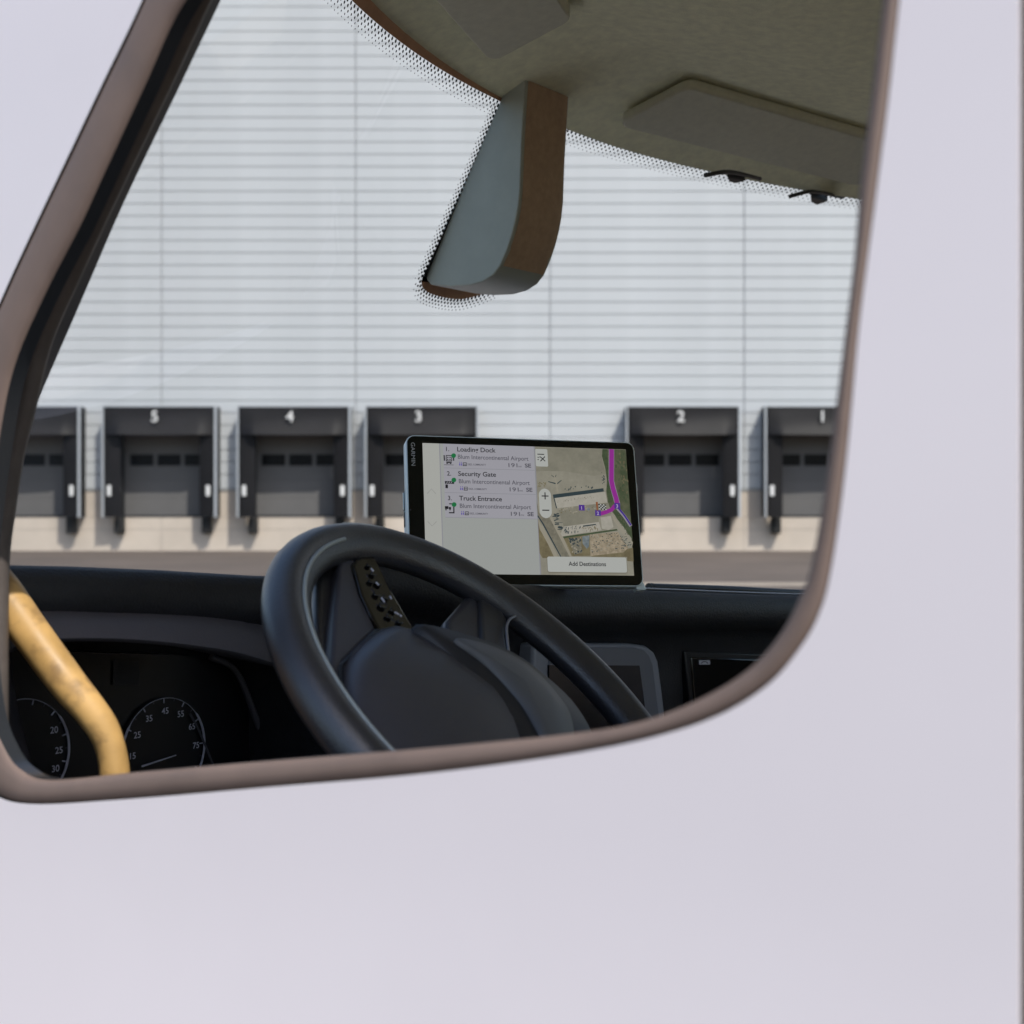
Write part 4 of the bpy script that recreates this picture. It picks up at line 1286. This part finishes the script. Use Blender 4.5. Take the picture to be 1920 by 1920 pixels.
mpoly("map_verge", [(1020, 142), (1332, 148), (1412, 1440), (1400, 1320), (1230, 1080), (1130, 960), (1085, 860), (1065, 700), (1075, 560), (1055, 400), (1012, 240)], M_GREEN, 2)
mpoly("map_tree_line", [(1020, 142), (1080, 144), (1100, 420), (1110, 620), (1160, 820), (1100, 850), (1070, 700), (1080, 560), (1052, 380), (1014, 240)], M_DKGR, 3)
mpoly("map_tree_line", [(1150, 960), (1230, 930), (1390, 1180), (1400, 1330), (1290, 1170), (1200, 1060)], M_DKGR, 3)
mpoly("map_field", [(168, 1060), (210, 1120), (400, 1520), (440, 1560), (230, 1560), (190, 1500)], M_BRN, 3)
mpoly("map_taxiway", [(150, 820), (185, 990), (330, 1050), (580, 1560), (480, 1560), (240, 1120), (165, 1010)], M_ROAD, 3)
mpoly("map_taxiway_edge", [(165, 1010), (240, 1120), (478, 1560), (462, 1560), (225, 1130), (162, 1030)], M_SHED, 4)
mpoly("map_perimeter_road", [(165, 1060), (190, 1190), (300, 1390), (380, 1560), (430, 1560), (360, 1400), (230, 1160)], M_TRACK, 4)
mpoly("map_perimeter_road", [(320, 1050), (350, 1040), (560, 1420), (620, 1560), (585, 1560), (520, 1440)], M_TRACK, 4)
mpoly("map_field", [(850, 1540), (1410, 1440), (1415, 1620), (1330, 1610), (1330, 1560), (870, 1550)], M_BRN, 3)
mpoly("map_building", [(372, 790), (1050, 710), (1075, 850), (410, 925)], M_ROOF_, 5)
mpoly("map_building_roof", [(358, 748), (1025, 662), (1032, 706), (368, 795)], M_SHED, 6)
mpoly("map_building_side", [(358, 748), (370, 748), (415, 925), (402, 925)], M_SHED, 6)
mpoly("map_yard", [(430, 930), (1090, 850), (1130, 1000), (960, 1040), (960, 1120), (500, 1160)], M_APRON, 3)
mpoly("map_building", [(505, 1160), (960, 1105), (995, 1210), (480, 1285), (460, 1250)], M_ROOF_, 5)
mpoly("map_building_roof", [(750, 1150), (920, 1128), (924, 1142), (754, 1166)], M_SHED, 6)
mpoly("map_building", [(985, 1045), (1120, 1025), (1155, 1170), (1090, 1210), (1000, 1190)], M_ROOF_, 5)
mpoly("map_road", [(1130, 990), (1175, 1050), (1410, 1370), (1400, 1420), (1370, 1400), (1160, 1090)], M_TRACK, 4)
mpoly("map_hedge", [(490, 1290), (1200, 1195), (1210, 1215), (500, 1312)], M_DKGR, 4)
mpoly("map_scrap_yard", [(845, 1265), (1210, 1235), (1350, 1440), (1280, 1500), (850, 1540)], M_LOT, 4)
mpoly("map_parking", [(500, 1310), (840, 1265), (848, 1540), (600, 1540)], M_BRN, 4)
mpoly("map_lot", [(560, 1320), (720, 1300), (740, 1500), (640, 1520)], M_ROAD, 5)
mpoly("map_pond", [(742, 1290), (835, 1275), (830, 1420), (800, 1450), (745, 1380)], M_BLUE, 5)
rr = random.Random(3)
def inquad(q):
    a, b = rr.random(), rr.random()
    p = np.array(q, float)
    return (p[0] * (1 - a) + p[1] * a) * (1 - b) + (p[3] * (1 - a) + p[2] * a) * b
def specks(n, q, m, w, h, rot=0.12, lift=7):
    mb = MB()
    for _ in range(n):
        c = inquad(q)
        ww, hh = w * rr.uniform(.5, 1.3), h * rr.uniform(.5, 1.3)
        an = rot + rr.uniform(-.4, .4)
        ux, uy = np.array((math.cos(an), -math.sin(an))), np.array((math.sin(an), math.cos(an)))
        ps = [c + ux * ww * s1 + uy * hh * s2 for s1, s2 in ((-1, -1), (1, -1), (1, 1), (-1, 1))]
        mb.add([Sp(*mz(*p), L + lift * 0.00006) for p in ps], [(0, 1, 2, 3)])
    tag(obj("map_specks", mb, m, screen, fix=False), kind="stuff")
specks(70, [(850, 1270), (1210, 1240), (1340, 1440), (860, 1530)], M_SHED, 9, 4)
specks(50, [(850, 1270), (1210, 1240), (1340, 1440), (860, 1530)], M_TRACK, 10, 5, lift=7.5)
specks(26, [(510, 1170), (720, 1150), (730, 1230), (500, 1260)], M_SHED, 4, 16, -0.1)
specks(20, [(740, 1170), (930, 1140), (970, 1200), (760, 1230)], M_BRN, 4, 12, -0.1)
specks(22, [(360, 970), (420, 980), (490, 1180), (440, 1220)], M_SHED, 24, 6, 0.1)
specks(22, [(560, 1320), (730, 1300), (740, 1500), (640, 1520)], M_SHED, 8, 12)
specks(16, [(520, 1310), (720, 1290), (730, 1500), (620, 1520)], M_TRACK, 8, 9)
specks(34, [(400, 820), (900, 765), (905, 790), (410, 850)], M_ROAD, 3, 6, lift=8)
specks(20, [(440, 930), (900, 880), (920, 960), (480, 1000)], M_TRACK, 12, 9)
specks(14, [(440, 930), (900, 880), (920, 960), (480, 1000)], M_BRN, 7, 7)
specks(26, [(160, 590), (270, 580), (280, 640), (165, 650)], M_BRN, 8, 5, 0)
specks(14, [(500, 650), (900, 620), (960, 650), (510, 700)], M_SHED, 6, 9)
specks(16, [(1005, 450), (1045, 460), (1050, 640), (1015, 640)], M_SHED, 6, 8)
specks(14, [(1200, 1280), (1330, 1250), (1390, 1420), (1290, 1440)], M_SHED, 14, 4, 0.4)
specks(40, [(1170, 200), (1330, 200), (1380, 900), (1250, 820)], M_DKGR, 9, 16, 0)
specks(18, [(1240, 200), (1320, 200), (1380, 800), (1280, 700)], M_BRN, 6, 14, 0)
specks(20, [(1180, 1000), (1240, 980), (1390, 1260), (1330, 1260)], M_GREEN, 10, 12, 0)
# parked airliner
mpoly("map_aircraft_body", [(372, 500), (392, 498), (418, 610), (436, 720), (412, 722), (396, 612)], M_TRACK, 7)
for wg in ([(398, 596), (300, 574), (300, 584), (392, 612)], [(415, 600), (470, 556), (476, 562), (420, 612)], [(378, 516), (340, 490), (340, 498), (376, 524)], [(388, 512), (402, 486), (406, 492), (394, 522)]):
    mpoly("map_aircraft_wing", wg, M_SHED, 8)
# route
line("route_casing", [mz(1140, 145), mz(1133, 560), mz(1150, 640), mz(1190, 790), mz(1212, 880)], 11, glow("px_route_edge", (130, 124, 134)), 8.5)
line("route_line", [mz(1142, 144), mz(1134, 560), mz(1152, 660), mz(1195, 800), mz(1205, 870)], 9, K_MAG, 9)
line("route_line", [mz(985, 998), mz(1060, 975), mz(1130, 945), mz(1180, 890)], 7.5, K_MAG, 9)
line("route_casing", [mz(1205, 920), mz(1300, 1030), mz(1386, 1160)], 6.5, glow("px_lane", (134, 130, 138)), 8.5)
line("route_turn", [mz(1215, 915), mz(1305, 1025), mz(1386, 1148)], 3.2, glow("px_violet", (62, 36, 130)), 9)
for s_, (x, y) in (("1", (735, 918)), ("2", (950, 988)), ("3", (1206, 893))):
    mpoly("stop_badge", [(x - 38, y - 38), (x + 38, y - 35), (x + 40, y + 38), (x - 36, y + 36)], K_PUR, 10)
    px_ = mz(x, y + 24)
    words("stop_number", s_, px_[0], px_[1], 6.6, None, glow("px_badge_text", (158, 148, 178)), 11, anchor='c', ref='1', bold=0.02)
for i in range(5):
    for j in range(4):
        x, y = 955 + i * 20 + j * 3, 868 + j * 18 + i * 2
        mpoly("flag_square", [(x, y), (x + 20, y + 2), (x + 22, y + 20), (x + 2, y + 18)], K_BLACK if (i + j) % 2 == 0 else K_WHT, 10)
mpoly("flag_pole", [(922, 845), (948, 842), (950, 960), (935, 962)], glow("px_orange", (128, 78, 48)), 10)
c_ = [mz(825 + 20 * math.cos(k * math.pi / 6), 938 + 20 * math.sin(k * math.pi / 6)) for k in range(12)]
poly("map_tank", c_, M_BLUE, 8)
# buttons
def round_button(name, x0, y0, x1, y1, r, m, lift):
    A, B = np.array(uv_px(x0, y0)), np.array(uv_px(x1, y1))
    w0, w1 = (A[0] - .5) * SW, (B[0] - .5) * SW
    h1, h0 = (.5 - A[1]) * SH, (.5 - B[1]) * SH
    pts = [TC + TX * x + TZ * z - TY * (L + lift * 0.00006) for x, z in rounded(w0, w1, h0, h1, r * PXW)]
    return obj(name, MB().add(pts, [tuple(range(len(pts)))]), m, screen, fix=False)
K_SHD = glow("px_button_shadow", (104, 100, 86))
round_button("button_shadow", 1020.6, 1045.6, 1174.4, 1078.4, 4, K_SHD, 11)
round_button("destination_button", 1021.5, 1045, 1173.5, 1077, 3.5, K_WHT, 12)
words("destination_text", "Add Destinations", 1062, 1062.5, 8.0, 71.5, K_TXT, 13, ref='A', bold=0.008)
round_button("list_button", 998.5, 842, 1023.5, 876, 2.5, K_WHT, 12)
line("list_button_bar", [(1002.8, 852.2), (1015.7, 852.5)], 1.7, K_BLACK, 13)
for y in (858.2, 862.6):
    line("list_button_bar", [(1003.2, y), (1005.4, y)], 1.7, K_BLACK, 13)
line("list_button_bar", [(1006.2, 857.6), (1008.6, 857.6)], 1.5, K_BLACK, 13)
line("list_button_cross", [(1008.2, 857), (1017.6, 865.6)], 1.7, K_BLACK, 13)
line("list_button_cross", [(1017.2, 856.6), (1008.6, 865.8)], 1.7, K_BLACK, 13.5)
round_button("zoom_pill", 1005.2, 917.5, 1031, 974, 12.6, K_WHT, 12)
line("zoom_plus", [(1011, 931.8), (1024, 932)], 2.0, K_BLACK, 13)
line("zoom_plus", [(1017.3, 925), (1017.7, 938.3)], 2.0, K_BLACK, 13.5)
line("zoom_minus", [(1012.3, 958.6), (1025.6, 958.8)], 2.0, K_BLACK, 13)
# side bar arrows
line("scroll_arrow", [(800, 927.5), (807.2, 918.8), (815.5, 927.5)], 1.2, K_FAINT, 3)
line("scroll_arrow", [(802, 978.5), (810, 987), (818, 978.8)], 1.2, K_FAINT, 3)
line("back_arrow", [(811.5, 1040.5), (817.5, 1034)], 1.8, K_BLACK, 3)
line("back_arrow", [(811.5, 1040.2), (817.5, 1047)], 1.8, K_BLACK, 3.5)
# list rows
ROWS = [(0, "1.", "Loading Dock", 0.0), (1, "2.", "Security Gate", 45.9), (2, "3.", "Truck Entrance", 91.7)]
for i, num, title, dy in ROWS:
    sx = i * 2.6
    y0 = 838 if i == 0 else 833 + dy + 0.9 + 5
    v0 = 0.0 if i == 0 else uv_px(900, 881.5 + (dy - 45.9))[1]
    v1 = uv_px(900, 881.5 + dy - 0.2)[1]
    uvpoly("list_row", [(u_side + .018, v0), (u_list - .006, v0), (u_list - .006, v1), (u_side + .018, v1)], K_ROW, 2)
    uvpoly("row_rule", [(u_side + .018, v1 - .0035), (u_list - .006, v1 - .0035), (u_list - .006, v1), (u_side + .018, v1)], K_LINE, 3)
    words("row_number", num, 832.5 + sx, 847.8 + dy, 8.2, None, K_TXT, 6, ref='1')
    wd = {0: 72.5, 1: 71, 2: 80}[i]
    words("row_title", title, 853 + sx, 848.2 + dy, 8.8, wd, K_TXT, 6, bold=0.004)
    words("row_address", "Blum Intercontinental Airport", 854.5 + sx, 862.0 + dy, 8.0, 133.5, K_GREY, 6)
    words("row_distance", "191", 948.7 + sx, 877.0 + dy, 7.6, 17, K_GREY, 6, ref='1')
    words("row_unit", "mi", 967 + sx, 877.3 + dy, 3.6, 6, K_GREY, 6)
    words("row_heading", "SE", 979.5 + sx, 877.5 + dy, 7.8, 12, K_GREY, 6, bold=0.02)
    words("row_source", "DEZL COMMUNITY", 872.5 + sx, 874.2 + dy, 3.4, 34.5, K_GREY, 6, bold=0.01)
    # little source pictogram: two people and a lorry
    bx_, by_ = 858 + sx, 872 + dy
    for q in (0, 3.4):
        line("source_icon", [(bx_ + q, by_ - 1.2), (bx_ + q, by_ + 3)], 2.0, K_LAV, 6)
        line("source_icon", [(bx_ + q - .8, by_ - 3.2), (bx_ + q + .8, by_ - 3.2)], 1.6, K_LAV, 6)
    for (a0, b0, a1, b1, w_) in ((6.2, -2.6, 12.4, -2.6, 1), (6.4, -2.6, 6.4, 2.6, 1), (12.2, -2.6, 12.2, 2.6, 1), (6.2, .3, 12.4, .3, 1), (5.6, 3, 13, 3, 1.4)):
        line("source_icon", [(bx_ + a0, by_ + b0), (bx_ + a1, by_ + b1)], w_, K_TXT, 6)
    ix, iy = 837.8 + i * 1.6, 862.5 + dy
    if i == 0:
        for (a0, b0, a1, b1, w_) in ((-8.8, -7, -8, 3.5, 2.2), (8.6, -5, 8.9, 3.5, 2.2), (-5.2, -6.5, 5.4, -6.3, 1.4), (-5.0, -6.5, -4.7, 4, 1.4), (5.2, -6.5, 5.5, 4, 1.4), (-5, 4, 5.6, 4.2, 1.6), (-4.5, 7, 5.5, 7.2, 2.2), (-8.5, 11.2, 9, 11.4, .8)):
            line("dock_icon", [(ix + a0, iy + b0), (ix + a1, iy + b1)], w_, K_BLACK, 6)
        for qx in (-2, 2.2):
            for qy in (-2.8, 1.2):
                line("dock_icon", [(ix + qx - 1.1, iy + qy), (ix + qx + 1.1, iy + qy)], 2.2, K_BLACK, 6.5)
        for qx in (-3, 3.4):
            line("dock_icon", [(ix + qx - 1.2, iy + 8.7), (ix + qx + 1.2, iy + 8.7)], 2.0, K_BLACK, 6.5)
    elif i == 1:
        iy += 0.8
        line("gate_icon", [(ix - 7.8, iy - 2.6), (ix + 9, iy - 2.3)], 5.0, K_BLACK, 6)
        for q in (-4, 0, 4):
            line("gate_icon", [(ix + q - 1.2, iy - .8), (ix + q + 1.2, iy - 4)], 1.1, K_ROW, 7)
        line("gate_icon", [(ix - 4.6, iy + 1.3), (ix - 4.4, iy + 8.2)], 4.6, K_BLACK, 6)
    else:
        iy += 0.6
        line("entrance_icon", [(ix - 8.5, iy - 1.5), (ix - 2.2, iy - 1.4)], 5.4, K_BLACK, 6)
        line("entrance_icon", [(ix - 1.4, iy - .6), (ix + 2.6, iy - .5)], 4.0, K_BLACK, 6)
        for q in (-6.5, .8):
            line("entrance_icon", [(ix + q - 1.2, iy + 2.6), (ix + q + 1.2, iy + 2.6)], 2.0, K_BLACK, 6.5)
        line("entrance_icon", [(ix + 7.6, iy - 3), (ix + 8.0, iy + 9)], 2.2, K_BLACK, 6)
        line("entrance_icon", [(ix - 1, iy + 8), (ix + 9, iy + 8.2)], 2.2, K_BLACK, 6.5)
        line("entrance_icon", [(ix - 1, iy - 8.4), (ix + 4, iy - 8.3)], 2.0, K_BLACK, 6)
    gx, gy = 846.4 + i * 1.3, 856.4 + dy * 0.997
    poly("status_dot", [(gx + 4.4 * math.cos(k * math.pi / 8), gy + 4.4 * math.sin(k * math.pi / 8)) for k in range(16)], K_GRN, 8)

for o in list(bpy.data.objects):
    if "_inv" in o:
        del o["_inv"]
